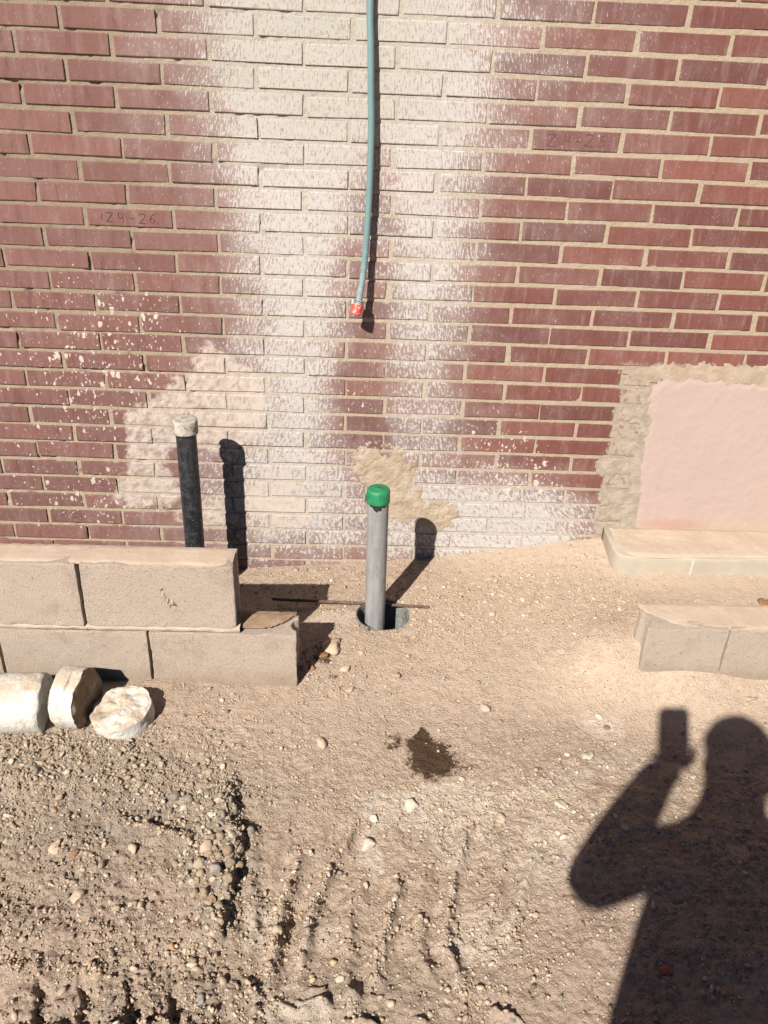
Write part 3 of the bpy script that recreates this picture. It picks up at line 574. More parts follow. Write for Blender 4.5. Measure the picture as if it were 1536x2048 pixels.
# ------------------------------------------------------------------ pipes
def lathe(name, prof, seg=40, wob=0.0, seed=0):
    r = np.random.default_rng(seed); V, Fc = [], []
    for (rad, z) in prof:
        for i in range(seg):
            a = 2 * math.pi * i / seg; k = rad * (1 + wob * r.normal()); V.append((k * math.cos(a), k * math.sin(a), z))
    for j in range(len(prof) - 1):
        for i in range(seg): Fc.append((j * seg + i, j * seg + (i + 1) % seg, (j + 1) * seg + (i + 1) % seg, (j + 1) * seg + i))
    return pydata(name, V, Fc)
def tube(name, pts, rad, seg=20, cap=True, radii=None):
    P = [Vector(p) for p in pts]; V, Fc = [], []; up = Vector((0.3, -1, .2)).normalized()
    for i, p in enumerate(P):
        t = (P[min(i + 1, len(P) - 1)] - P[max(i - 1, 0)]).normalized(); u = t.cross(up).normalized(); v = t.cross(u).normalized(); rr = radii[i] if radii else rad
        for k in range(seg): a = 2 * math.pi * k / seg; V.append(tuple(p + (u * math.cos(a) + v * math.sin(a)) * rr))
    for j in range(len(P) - 1):
        for i in range(seg): Fc.append((j * seg + i, j * seg + (i + 1) % seg, (j + 1) * seg + (i + 1) % seg, (j + 1) * seg + i))
    if cap: Fc += [tuple(range(seg))[::-1], tuple(range((len(P) - 1) * seg, len(P) * seg))]
    return pydata(name, V, Fc)
def mat_plastic(name, c0, c1, specks=None, rough=.5, dust=None, dustk=.5):
    N = NT(name, rough, .4); p = N.objc(); cb = N.n('VectorMath', operation='MULTIPLY'); N.put(cb.inputs[0], p); cb.inputs[1].default_value = (60, 60, 9)
    c = N.mix(N.rng(N.noise(cb.outputs[0], 1.0, 4, .6), .35, .68), c0, c1)
    if dust: c = N.mix(N.rng(N.noise(p, 55.0, 4, .7), .45, .68, 0, dustk), c, dust)
    if specks: c = N.mix(N.rng(N.noise(p, 230.0, 3, .6), specks[1], specks[1] + .04, 0, specks[2]), c, specks[0])
    N.color(c); N.put(N.b.inputs['Roughness'], N.rng(N.noise(p, 40.0, 3), .3, .7, rough - .08, rough + .2)); N.bump(N.noise(p, 90.0, 3, .6), .12, .002)
    return N.m
bp = tag(empty('black_pipe', (.2795, -.2, 0)), 'black plastic pipe with whitish dusty cap standing behind the block wall', 'pipe')
link('pipe', lathe('pipe', [(.0305, -.15)] + [(.0305 + .0003 * math.sin(i), .0 + i * .05) for i in range(13)], 40), mat_plastic('black_plastic', (.012, .012, .014), (.028, .028, .031), ((.42, .38, .33), .665, .8), .42, (.075, .072, .07), .45), bp, True)
N = NT('cement_smeared_plastic', .85, .2); p = N.objc(); c = N.mix(N.rng(N.noise(p, 45.0, 4, .65), .38, .62), (.30, .265, .215), (.42, .385, .33)); c = N.mix(N.rng(N.noise(p, 80.0, 4, .75), .56, .62, 0, .85), c, (.06, .058, .058)); N.color(c); N.bump(N.noise(p, 120.0, 4, .7), .6, .003)
cp = link('cap', lathe('cap', [(.0312, .594), (.0368, .5935), (.0372, .598), (.0372, .628), (.0366, .634), (.0345, .637), (.030, .6365), (.015, .638), (.0005, .6385)], 40, .004, 3), N.m, bp, True)
gp = tag(empty('grey_pipe', (.8605, -.345, 0)), 'grey plastic pipe with bright green cap rising from the round sleeve', 'pipe')
gpm = link('pipe', lathe('pipe', [(.0315, -.38)] + [(.0315, -.3 + i * .05) for i in range(16)] + [(.0315, .46)], 44), mat_plastic('grey_plastic', (.20, .198, .19), (.265, .26, .25), ((.06, .06, .058), .66, .7), .5, (.30, .265, .22), .45), gp, True)
gp.rotation_euler = (math.radians(.3), math.radians(-.5), 0)
gcap = link('cap', lathe('cap', [(.0318, .4555), (.0342, .4552), (.0345, .459), (.0343, .489), (.0332, .4945), (.0305, .4975), (.02, .4985), (.004, .499), (.0035, .5), (.0002, .5)], 44), mat_plastic('green_plastic', (.008, .165, .062), (.014, .20, .078), None, .45, (.10, .25, .15), .35), gp, True)
lug = tube('pull_tab', [(-.0350, -.006, .484), (-.0368, -.006, .474), (-.0372, -.006, .458)], .0022, 8); link('pull_tab', lug, gcap.data.materials[0], gcap, True)
smudge = mat_simple('black_glue', (.015, .014, .013), (.03, .028, .026), 90, .5, .3, 0)
gv, gf = [], []
for i in range(15):                                    # glue that ran down from under the cap
    a = math.radians(-140 + i * 6.5); b = len(gv); dn = .006 + .022 * max(0, fbm(np.array(i * .55), np.array(2.2), 2, 5)) + .012 * math.exp(-((i - 6) / 1.6)**2); 
    gv += [(.0318 * math.cos(a), .0318 * math.sin(a), .4555), (.0318 * math.cos(a), .0318 * math.sin(a), .4555 - dn)]
    if i: gf.append((b - 2, b - 1, b + 1, b))
link('glue_run', pydata('glue_run', gv, gf), smudge, gpm)
slv = tag(empty('drain_sleeve', (HOLE[0], HOLE[1], 0)), 'large open pipe end sunk in the soil round the grey pipe', 'drain')
link('sleeve_ring', lathe('sleeve_ring', [(.0848, -.40), (.0848, .045), (.0848, .050), (.0842, .0515), (.0825, .0515), (.0815, .050), (.0815, .03), (.0815, -.40), (.0, -.40)], 56), mat_plastic('dusty_grey_pvc', (.11, .12, .12), (.16, .17, .168), None, .6, (.36, .29, .22), .6), slv, True)
# reinforcing bar
ra, rb, rc = on_plane(545, 1198, .050), on_plane(728, 1207, .058), on_plane(858, 1214, .060)
pts = []; rad = []
for i in range(140):
    t = i / 139; q = ra * (1 - t)**2 + 2 * t * (1 - t) * (rb * 2 - (ra + rc) / 2) + rc * t * t; pts.append(tuple(q)); rad.append(.0046 + (.0009 if (i % 3) == 0 else 0))
rebar = tag(link('steel_bar', tube('steel_bar', pts, .005, 10, True, rad), mat_simple('rusty_steel', (.075, .05, .04), (.15, .095, .07), 60, .85, .3, .5, .001, 300.0), None), 'rusty ribbed steel bar lying behind the grey pipe over the sleeve', 'steel bar')
tw = on_plane(722, 1206, .062)
wire = tube('tie_wire', [tuple(tw + np.array((.004 * math.cos(i * .9) + .0006 * i, .008 * math.sin(i * .9), .004 + .008 * math.cos(i * .9 + 1) - .0012 * i))) for i in range(26)], .0011, 6)
link('tie_wire', wire, mat_simple('grey_wire', (.12, .115, .11), (.2, .19, .18), 80, .6, .4, 0), rebar)

# ------------------------------------------------------------------ hose
hose = tag(empty('water_hose', tuple(on_wall(716, 606, -.062))), 'pale teal hose with red end fitting hanging down the brick wall', 'hose')
hp = [(-.0, .0), ]
H3 = [(.801, -.0115, 3.0), (.802, -.0118, 2.4), (.8025, -.0125, 1.9)] + [tuple(on_wall(px, py, Y)) for px, py, Y in ((740.5, 10, -.022), (741.5, 90, -.028), (742, 180, -.032), (742.5, 260, -.034), (740.5, 340, -.036), (738, 400, -.038), (735, 450, -.040), (731, 500, -.043), (726.5, 548, -.050), (719.5, 592, -.059), (717, 606, -.0625))]
def catmull(P, n=8):
    P = [np.array(p) for p in P]; P = [P[0] * 2 - P[1]] + P + [P[-1] * 2 - P[-2]]; out = []
    for i in range(1, len(P) - 2):
        for k in range(n):
            t = k / n; a, b, c, d = P[i - 1:i + 3]; out.append(.5 * (2 * b + (c - a) * t + (2 * a - 5 * b + 4 * c - d) * t * t + (-a + 3 * b - 3 * c + d) * t**3))
    return out + [P[-2]]
def mat_hose():
    N = NT('teal_hose', .38, .45); p = N.pos(); sx = N.n('SeparateXYZ'); N.put(sx.inputs[0], p)
    c = N.mix(N.noise(p, 20.0, 3), (0.115, 0.195, 0.195), (0.155, 0.24, 0.238))
    lime = N.math('ADD', N.rng(sx.outputs[2], 1.25, .95, 0, .5), N.math('MULTIPLY', N.math('SUBTRACT', N.noise(p, 60.0, 4, .7), .5), 1.2))
    c = N.mix(N.rng(lime, .2, .7, 0, .65), c, (.31, .335, .325)); N.color(c); N.bump(N.noise(p, 300.0, 3), .1, .001); return N.m
HP = catmull(H3)
h = link('tube', tube('tube', [tuple(p - np.array(hose.location)) for p in HP], .0092, 20), mat_hose(), hose, True)
ax_ = HP[-1] - HP[-4]; ax_ = ax_ / np.linalg.norm(ax_); ax_ = (ax_ + np.array((-.10, -.10, 0))); ax_ /= np.linalg.norm(ax_); e0 = HP[-1] - np.array(hose.location)
M_METAL = mat_simple('dirty_zinc', (.11, .105, .10), (.42, .40, .37), 120, .5, .5, .3, .001, 200.0)
for k, dd in enumerate((-.0075, -.0025, .002)):
    link('clamp', tube('clamp', [tuple(e0 + ax_ * (dd + .0026 * j)) for j in range(2)], .0148, 22), M_METAL, hose, False)
u_ = np.cross(ax_, (0, 1, 0)); u_ /= np.linalg.norm(u_); v_ = np.cross(ax_, u_)
link('clamp_screw', tube('clamp_screw', [tuple(e0 + u_ * (-.0165) + v_ * (.004) - ax_ * .006), tuple(e0 - u_ * .0175 + v_ * .004 + ax_ * .008)], .0042, 8), M_METAL, hose)
link('clamp_screw', tube('clamp_screw', [tuple(e0 + u_ * .008 - v_ * .013 - ax_ * .009), tuple(e0 + u_ * .012 - v_ * .013 - ax_ * .002)], .004, 8), M_METAL, hose)
M_RED = mat_simple('scuffed_red_plastic', (.50, .055, .035), (.58, .10, .07), 60, .5, .4, .2, .001, 200.0, ((.72, .55, .47), 75.0, .53, .75))
prof = [(.010, .004), (.0162, .0045), (.0168, .008), (.0168, .033), (.0163, .036), (.013, .036), (.012, .012), (.0005, .011)]
cm = lathe('fitting', prof, 28); fo = link('fitting', cm, M_RED, hose, True); fo.location = tuple(e0); fo.rotation_euler = Vector(ax_).to_track_quat('Z', 'Y').to_euler()

# ------------------------------------------------------------------ broken plaster cylinders
def chunk_mesh(name, R, L, seed, broken_a=.0, broken_b=.0, seg=72, nl=26, bite=0.0):
    """cylinder along +x from -L/2 to L/2 with broken, uneven ends and small pits"""
    r = np.random.default_rng(seed); V, Fc = [], []; rows = []
    def put(x, rad, a):
        V.append((x, rad * math.cos(a), rad * math.sin(a))); return len(V) - 1
    def endoff(rad, a, br, sd): return br * float(fbm(np.array(rad * math.cos(a) * 24 + sd), np.array(rad * math.sin(a) * 24), 5, sd, .6)) 
    K = 17
    for side, br, sd in ((-1, broken_a, seed + 1), (1, broken_b, seed + 2)):
        ring = []
        for k in range(K):
            rad = R * (k + .02) / (K - 1) * .985; ring.append([put(side * L / 2 + endoff(rad, 2 * math.pi * i / seg, br, sd) - side * .003 * (k == K - 1), min(rad, R * .975), 2 * math.pi * i / seg) for i in range(seg)])
        rows.append(ring if side == -1 else ring[::-1])
    mid = []
    for j in range(1, nl):
        row = []
        for i in range(seg):
            a = 2 * math.pi * i / seg; ea = -L / 2 + endoff(R, a, broken_a, seed + 1); eb = L / 2 + endoff(R, a, broken_b, seed + 2); t = j / nl; x = ea + (eb - ea) * t
            n = float(fbm(np.array(x * 30 + 5), np.array(a * 2.5), 4, seed + 9)); pitv = max(0, float(fbm(np.array(x * 45), np.array(a * 4), 3, seed + 20)) - .32)
            cut = bite * math.exp(-((a - 2.0) / .5)**2) * (1 if t > .55 else .25) * (.6 + .6 * n)
            row.append(put(x, R * (1 + .012 * n - .12 * pitv - cut), a))
        mid.append(row)
    allr = rows[0] + mid + rows[1]
    for a, b in zip(allr[:-1], allr[1:]):
        for i in range(seg): Fc.append((a[i], b[i], b[(i + 1) % seg], a[(i + 1) % seg]))
    return pydata(name, V, Fc)
def mat_chunk(name, soiled=False):
    N = NT(name, .9, .2); p = N.pos(); c = N.mix(N.noise(p, 18.0, 4, .6), (0.52, 0.485, 0.42), (0.61, 0.575, 0.505))
    c = N.mix(N.rng(N.noise(p, 26.0, 5, .7), .54, .64, 0, .7), c, (0.42, 0.31, 0.21))
    nz_ = N.n('SeparateXYZ'); N.t.links.new(N.n('NewGeometry').outputs['Normal'], nz_.inputs[0])
    c = N.mix(N.math('MULTIPLY', N.rng(nz_.outputs[2], .55, .95), N.rng(N.noise(p, 20.0, 4, .6), .40, .56, 0, .75)), c, (0.44, 0.33, 0.23))
    c = N.mix(N.rng(N.noise(p, 90.0, 3, .7), .66, .72, 0, .7), c, (0.22, 0.165, 0.12))
    if soiled:
        on = N.n('SeparateXYZ'); N.t.links.new(N.n('TexCoord').outputs['Normal'], on.inputs[0]); c = N.mix(N.math('MULTIPLY', N.rng(on.outputs[0], .3, .75), N.rng(N.noise(p, 30.0, 4, .7), .30, .5, .55, 1.0)), c, (0.24, 0.165, 0.115))
    N.color(c); N.bump(N.noise(p, 110.0, 4, .75), .9, .005); N.bump(N.noise(p, 420.0, 2, .6), .4, .0015); return N.m
M_CHUNK = mat_chunk('white_plaster'); M_CHUNKD = mat_chunk('white_plaster_soiled_face', True)
def axis_rot(ax): return Vector(ax).to_track_quat('X', 'Z').to_euler()
c1 = tag(link('plaster_cylinder', chunk_mesh('plaster_cylinder', .077, .36, 5, .004, .010), M_CHUNK, None, True), 'long white plaster cylinder lying on the gravel at the left edge', 'plaster cylinder'); c1.location = (-.177, -.840, .098); c1.rotation_euler = axis_rot((1, .06, -.01))
c2 = tag(link('plaster_chunk', chunk_mesh('plaster_chunk', .079, .066, 15, .007, .012, bite=.10), M_CHUNKD, None, True), 'broken white plaster disc standing on edge against the block wall', 'plaster chunk'); c2.location = (.074, -.815, .103); c2.rotation_euler = axis_rot((.97, -.18, .06))
c3 = tag(link('plaster_chunk', chunk_mesh('plaster_chunk', .079, .052, 25, .010, .014, bite=.0), M_CHUNK, None, True), 'broken white plaster disc lying tilted on the gravel, casting a shadow right', 'plaster chunk'); c3.location = (.196, -.832, .064); c3.rotation_euler = axis_rot((-.12, -.10, .99))

# ------------------------------------------------------------------ loose stones
def ico(sub):
    bm = bmesh.new(); bmesh.ops.create_icosphere(bm, subdivisions=sub, radius=1); v = np.array([x.co for x in bm.verts]); f = np.array([[q.index for q in p.verts] for p in bm.faces]); bm.free(); return v, f
I1, I2, I3 = ico(1), ico(2), ico(3)
def stone_shape(base, r, ang=.35, seed=0):
    v, f = base; k = r.normal(size=(8, 3)); k /= np.linalg.norm(k, axis=1)[:, None]
    s = np.ones(len(v))
    for q in k: s = np.minimum(s, 1 / np.maximum(v @ q / (1 - ang * r.random() * .8), .2) * 1.0) if r.random() < .8 else s      # facets
    s = np.minimum(s, 1.0) * (1 + .10 * r.normal(size=len(v)) * (ang > .3) * (len(v) < 100))
    return v * s[:, None], f
def mat_stone(name, cols, dust, dustk, rough=.9):
    N = NT(name, rough, .2); p = N.pos(); r = N.n('NewGeometry').outputs['Random Per Island']; o = N.n('ObjectInfo').outputs['Random']; q = N.math('FRACT', N.math('ADD', r, o))
    cr = N.n('ValToRGB'); cr.color_ramp.interpolation = 'CONSTANT'; e = cr.color_ramp.elements
    while len(e) < len(cols): e.new(.5)
    for i, (c, x) in enumerate(zip(cols, np.linspace(0, 1, len(cols) + 1)[:-1])): e[i].position = float(x); e[i].color = (*c, 1)
    N.put(cr.inputs[0], q); c = N.mix(N.rng(N.noise(p, 90.0, 4, .65), .4, .66, 0, dustk), cr.outputs[0], dust)
    N.color(c); N.bump(N.noise(p, 350.0, 3, .7), .5, .0015); return N.m
SOILC = (0.40, 0.30, 0.21)
M_GRAVEL = mat_stone('river_gravel', [(.30, .235, .165), (.34, .27, .19), (.22, .18, .135), (.38, .30, .21), (.27, .205, .14), (.20, .18, .15), (.43, .37, .29), (.30, .215, .15), (.35, .28, .20), (.25, .20, .145)], SOILC, .4)
M_CRUMB = mat_stone('soil_crumbs', [(.42, .30, .20), (.39, .27, .175), (.47, .36, .25), (.36, .245, .16), (.43, .31, .21), (.46, .37, .27), (.38, .28, .19), (.41, .31, .21), (.30, .21, .14), (.44, .33, .23), (.40, .30, .205), (.36, .26, .175), (.14, .095, .065), (.42, .32, .22), (.47, .39, .30), (.39, .29, .20)], SOILC, .5)
def scatter(name, n_try, dens, size, mat, label, cat, seed, flat=(.5, .85), sink=.3, base=I1, variants=10, ymax=-.004):
    r = np.random.default_rng(seed); shapes = [stone_shape(base, r, .62)[0] for _ in range(variants)]; f0 = base[1]; nvx = len(base[0])
    x = r.uniform(-.6, 2.4, n_try); y = r.uniform(-1.7, ymax, n_try)
    px, py = project(np.stack([x, y, np.full(n_try, .03)], -1)); ok = (px > -120) & (px < 1660) & (py > 1000) & (py < 2130)
    x, y, px, py = x[ok], y[ok], px[ok], py[ok]; d = dens(x, y, px, py); ok = r.random(len(x)) < d
    # nothing grows out of the blocks, the step, the sleeve or the cylinders
    ok &= ~((x < .645) & (y > YF - .012) & (y < YF + .1)) & ~((x > 1.612) & (y > YK - .008) & (y < YK + .1)) & ~((x > 1.64) & (y > -.207)) & (np.hypot(x - HOLE[0], y - HOLE[1]) > .088)
    x, y, px, py = x[ok], y[ok], px[ok], py[ok]; m = len(x); s = size(r, px, py); z = height(x, y)
    V = np.empty((m, nvx, 3), np.float32)
    for i in range(m):
        sh = shapes[int(r.integers(variants))]; q = r.normal(size=4); q /= np.linalg.norm(q); a, b, c, d_ = q
        Rm = np.array([[1 - 2 * (c * c + d_ * d_), 2 * (b * c - a * d_), 2 * (b * d_ + a * c)], [2 * (b * c + a * d_), 1 - 2 * (b * b + d_ * d_), 2 * (c * d_ - a * b)], [2 * (b * d_ - a * c), 2 * (c * d_ + a * b), 1 - 2 * (b * b + c * c)]])
        v = (sh * (1, r.uniform(.5, .95), r.uniform(.35, .75))) @ Rm.T; v = v * (1, 1, r.uniform(*flat)) * s[i]; V[i] = v + (x[i], y[i], z[i] + s[i] * (.55 - sink * r.uniform(.6, 2.2)))
    F = (f0[None] + (np.arange(m) * nvx)[:, None, None]).reshape(-1, 3)
    o = link(name, npmesh(name, V.reshape(-1, 3), F), mat, None, False); return tag(o, label, cat, None, 'stuff'), m
def edge_boost(x, y, width):
    b = 0
    for t, tw in zip(TRACKS, TW):
        d, _, a = seg_dist(x + .012 * fbm(x * 25, y * 25, 3, 88), y, t); b = b + tw * np.exp(-(d / width)**2) * sstep(-.5, .3, fbm(x * 16, y * 16, 2, 89))
    for t, _h in LEDGE:
        d, _, a = seg_dist(x, y, t); b = b + np.exp(-(d / width)**2)
    return b
def dens_crumb(x, y, px, py):
    dusty = np.clip(blobpx(px, py, 1090, 1105, 240, 55) + .8 * blobpx(px, py, 1450, 1190, 320, 60) + .6 * blobpx(px, py, 1400, 1390, 260, 50), 0, 1)
    mid = blobpx(px, py, 1010, 1240, 300, 110) * .9 + blobpx(px, py, 660, 1350, 80, 60) * .7 + blobpx(px, py, 600, 1150, 260, 30) * .35
    cl = sstep(.05, .5, fbm(x * 12, y * 12, 3, 201)); d = .10 + .35 * cl * sstep(1350, 1550, py) + .25 * cl * sstep(1700, 1850, py) + mid * (.3 + cl) + .8 * np.clip(edge_boost(x, y, .012), 0, 1) * .8
    return np.clip(d * (1 - .93 * dusty) * (1 - blobpx(px, py, 862, 1515, 60, 52)), 0, 1)
g1, n1_ = scatter('soil_crumbs', 195000, dens_crumb, lambda r, px, py: .0012 + r.gamma(1.5, .0010, len(px)).clip(0, .008) * (1 + .25 * sstep(1650, 1850, py)), M_CRUMB, 'loose tan soil crumbs strewn over the whole yard', 'crumbs', 301, (.6, 1), .25)
def dens_gravel(x, y, px, py):
    left = (1 - sstep(380, 540, px)) * sstep(1450, 1500, py) * (1 - .55 * sstep(1820, 1950, py))
    heap = blobpx(px, py, 440, 1690, 55, 170); drift = blobpx(px, py, 100, 1530, 220, 55) + blobpx(px, py, 340, 1580, 160, 60) * .8 + blobpx(px, py, 200, 1480, 120, 26)
    patchy = sstep(-.25, .4, fbm(x * 8, y * 8, 3, 211))
    return np.clip(left * (.10 + .5 * patchy) + heap * 1.0 + drift * .9 + .01, 0, 1)
g2, n2_ = scatter('gravel', 46000, dens_gravel, lambda r, px, py: .0026 + r.gamma(1.5, .0018, len(px)).clip(0, .0095) * (1 + .35 * blobpx(px, py, 440, 1690, 60, 160)), M_GRAVEL, 'loose rounded brown gravel spread over the lower left', 'gravel', 302, (.65, 1), .26, I2, 14)
g4, n4_ = scatter('fine_gravel', 95000, dens_gravel, lambda r, px, py: .0014 + r.gamma(1.7, .0008, len(px)).clip(0, .004), M_GRAVEL, 'fine brown grit between the gravel stones, lower left', 'grit', 304, (.65, 1), .22, I1, 14)
def dens_rub(x, y, px, py):
    return np.clip(.05 + 1.1 * blobpx(px, py, 1010, 1235, 270, 75) + .6 * blobpx(px, py, 930, 1600, 230, 70) + .3 * blobpx(px, py, 1150, 1600, 120, 120) + .2 * blobpx(px, py, 800, 1850, 330, 160) + .9 * np.clip(edge_boost(x, y, .011), 0, 1) - 2 * blobpx(px, py, 862, 1515, 60, 52) - 1.2 * blobpx(px, py, 1090, 1100, 230, 50) - .8 * blobpx(px, py, 1460, 1190, 280, 70) - .5 * blobpx(px, py, 1380, 1400, 260, 60), 0, 1) * .8
g3, n3_ = scatter('rubble', 42000, dens_rub, lambda r, px, py: .0024 + r.gamma(1.3, .0017, len(px)).clip(0, .0095), mat_stone('soil_clods', [(.42, .30, .20), (.46, .35, .25), (.40, .28, .185), (.45, .36, .265), (.37, .27, .185), (.43, .33, .23), (.49, .42, .335), (.40, .30, .205)], SOILC, .6), 'small pale clods and broken stones round the hole', 'rubble', 303, (.45, .8), .35, I2, 14)
print('stones', n1_, n2_, n3_, n4_)

def one_stone(name, px, py, wpx, mat, label, seed, cat='stone', group=None, flat=.7, aspect=.8, ang=.75, lift=.12):
    r = np.random.default_rng(seed); q = ground_at(px, py); dist = np.linalg.norm(q - CAM); s = wpx / 2 * dist / FPX
    v, f = stone_shape(I3, r, ang); v = v * (1, aspect, flat) * s; v = v + (.24 if ang > .3 else .1) * s * np.stack([fbm(v[:, 0] / s * 1.6 + seed, v[:, 1] / s * 1.6 + v[:, 2] / s * 1.3, 4, seed + i, .6) for i in range(3)], -1)
    o = tag(link(name, npmesh(name, v, f), mat, None, True), label, cat, group); o.location = (q[0], q[1], q[2] + s * flat * lift); o.rotation_euler = (r.normal(0, .2), r.normal(0, .2), r.uniform(0, 6.3)); return o
def smat(n, c, dust=SOILC, k=.5): return mat_stone(n, [c, tuple(x * .9 for x in c)], dust, k)
PALE = smat('pale_stone', (.40, .31, .23)); CHALK = smat('chalky_stone', (.45, .39, .32), (.46, .37, .28), .6); BROWN = smat('brown_stone', (.23, .12, .055), (.30, .18, .10), .4); TANS = smat('tan_stone', (.45, .34, .24)); GREYS = smat('grey_stone', (.22, .20, .175), SOILC, .35); RED = smat('brick_red', (.30, .085, .05), (.28, .12, .08), .4)
for i, (px, py, wd, mat, lab, fl) in enumerate([
    (766, 1249, 30, PALE, 'pale stone lying against the foot of the grey pipe', .75), (665, 1292, 56, TANS, 'flat tan stone just right of the lower block end', .35), (645, 1314, 34, BROWN, 'large brown stone beside the lower block end', .55),
    (624, 1338, 24, BROWN, 'small brown stone in front of the lower block end', .65), (690, 1338, 24, TANS, 'tan stone between the block end and the grey pipe', .6), (792, 1352, 34, PALE, 'pale oblong stone on the soil below the grey pipe', .55),
    (700, 1380, 20, TANS, 'round tan stone below the block end, farthest from the wall', .7), (970, 1417, 30, PALE, 'round pale clod on the soil right of the middle', .6), (641, 1487, 38, PALE, 'pale angular stone on bare soil left of the wet stain', .6), (1000, 1444, 13, GREYS, 'small dark pebble right of the round pale clod', .6),
    (822, 1612, 38, CHALK, 'white chalky lump below the wet stain', .6), (749, 1638, 24, CHALK, 'white chalky lump left of the lump below the stain', .7), (738, 1688, 44, CHALK, 'largest white chalk lump at the head of the tyre tracks', .55), (926, 1559, 17, CHALK, 'small white pebble right below the wet stain', .8),
    (731, 1771, 16, PALE, 'small pale stone with a sharp shadow between the tyre tracks', .8), (555, 1862, 26, PALE, 'pale pointed stone at the left end of the tyre tracks', .9), (622, 1706, 18, CHALK, 'whitish stone on the leftmost tyre ridge', .8), (1124, 1612, 34, CHALK, 'white stone left of the shadow of the arm', .6),
    (1000, 1636, 28, TANS, 'tan crumbly stone between wet stain and the arm shadow', .55), (1199, 1434, 22, CHALK, 'white stone left of the phone shadow', .7), (1174, 1512, 34, CHALK, 'broad white stone below and left of the phone shadow', .4), (1212, 1455, 16, BROWN, 'small flat brown stone left of the phone shadow', .4),
    (1472, 1598, 15, PALE, 'small pale stone inside the shadow of the head', .7), (1493, 1656, 17, PALE, 'small pale stone inside the shadow of the shoulder', .7), (1333, 1945, 27, RED, 'red brick fragment inside the shadow of the body', .6), (1527, 1208, 34, BROWN, 'brown splinter on the dust behind the kerb', .4),
    (1241, 1079, 26, PALE, 'pale stone wedged at the left end of the concrete step', .6), (1124, 1302, 24, TANS, 'brownish clod on the soil left of the kerb', .5), (413, 1696, 30, TANS, 'largest tan stone in the loose gravel heap', .9), (433, 1735, 27, GREYS, 'round dark grey stone in the loose gravel heap', .9),
    (220, 1655, 21, GREYS, 'round grey pebble left of the gravel heap', .6), (378, 1600, 24, GREYS, 'long grey pebble above the gravel heap', .6), (346, 1841, 15, CHALK, 'small white round pebble on the lower left gravel', .8), (266, 1752, 17, PALE, 'pale stone on the gravel left of the heap', .8),
    (155, 1796, 34, PALE, 'pale flat stone on the pinkish soil at left', .45), (113, 1695, 30, TANS, 'flat tan stone on the gravel at far left', .5), (150, 1706, 20, BROWN, 'dark split stone beside the flat tan stone at far left', .7), (345, 1896, 18, smat('orange_stone', (.36, .19, .09)), 'small orange stone on the lower left gravel', .6),
    (400, 2002, 24, GREYS, 'grey stone near the bottom edge at left', .6), (265, 1698, 22, TANS, 'tan stone with dark shadow left of the gravel heap', .8), (1500, 1395, 32, TANS, 'flat tan stone in the dust right of the phone shadow', .3)]):
    one_stone('stone', px, py, wd * (.85 if mat in (PALE, CHALK) else 1), mat, lab, 500 + i, flat=fl)
HEAP = mat_stone('heap_pebble', [(.26, .20, .135), (.22, .17, .115), (.19, .15, .105), (.30, .235, .16), (.18, .16, .13), (.25, .165, .105)], SOILC, .35)
r = np.random.default_rng(77)
for i, (px, py, wd) in enumerate([(455, 1703, 20), (461, 1728, 22), (438, 1712, 17), (425, 1680, 20), (398, 1730, 24), (455, 1760, 20), (478, 1732, 19), (440, 1675, 18), (402, 1750, 18), (408, 1790, 20), (388, 1790, 17), (430, 1770, 16), (437, 1815, 18), (415, 1840, 16), (440, 1840, 17), (462, 1790, 14), (425, 1800, 15), (459, 1655, 15), (480, 1700, 16), (410, 1900, 14), (405, 1925, 15), (385, 1925, 16), (420, 1610, 18), (350, 1595, 20), (415, 1588, 16), (500, 1665, 18), (395, 1612, 14), (368, 1752, 15)]):
    one_stone('pebble', px, py, wd, HEAP, 'rounded brown pebble in the loose gravel heap left of the tyre tracks', 700 + i, 'pebble', 'pebbles of the loose gravel heap', .75 + .2 * r.random(), .8 + .2 * r.random(), .5, .45)

# ------------------------------------------------------------------ the photographer, whose shadow falls into the picture
def skin_body(name, verts, edges, radii, root=0, sub=2):
    me = bpy.data.meshes.new(name); me.from_pydata(verts, edges, []); o = bpy.data.objects.new(name, me); COL.objects.link(o)
    md = o.modifiers.new('skin', 'SKIN'); md.use_smooth_shade = True
    for i, rr in enumerate(radii):
        s = me.skin_vertices[0].data[i]; s.radius = rr if isinstance(rr, tuple) else (rr, rr); s.use_root = (i == root)
    ss = o.modifiers.new('sub', 'SUBSURF'); ss.levels = sub; ss.render_levels = sub
    dg = bpy.context.evaluated_depsgraph_get(); m2 = bpy.data.meshes.new_from_object(o.evaluated_get(dg)); m2.name = name
    bpy.data.objects.remove(o); bpy.data.meshes.remove(me); return m2
GZP = float(macro(np.array(.84), np.array(-2.83)))
BX, BY = .845, -2.83
J = {}
def jv(n, x, y, z, rr): J[n] = (len(J), (x, y, z), rr)
jv('pelvis', BX, BY, .98, (.215, .14)); jv('waist', BX, BY, 1.12, (.200, .13)); jv('chest', BX, BY, 1.33, (.185, .12)); jv('upchest', BX + .005, BY, 1.435, (.12, .09)); jv('neck', BX + .0, BY + .02, 1.55, (.072, .065)); jv('headbase', BX + .0, BY + .04, 1.625, (.080, .085)); jv('headmid', BX, BY + .045, 1.695, (.092, .105)); jv('headtop', BX, BY + .035, 1.77, (.074, .080))
jv('shL', BX - .14, BY, 1.475, .064); jv('uaL', BX - .205, BY + .04, 1.415, .066); jv('elL', BX - .266, BY + .11, 1.287, .060); jv('faL', BX - .172, BY + .18, 1.385, .064); jv('wrL', BX - .098, BY + .245, 1.470, .048); jv('haL', BX - .088, BY + .262, 1.515, .038)
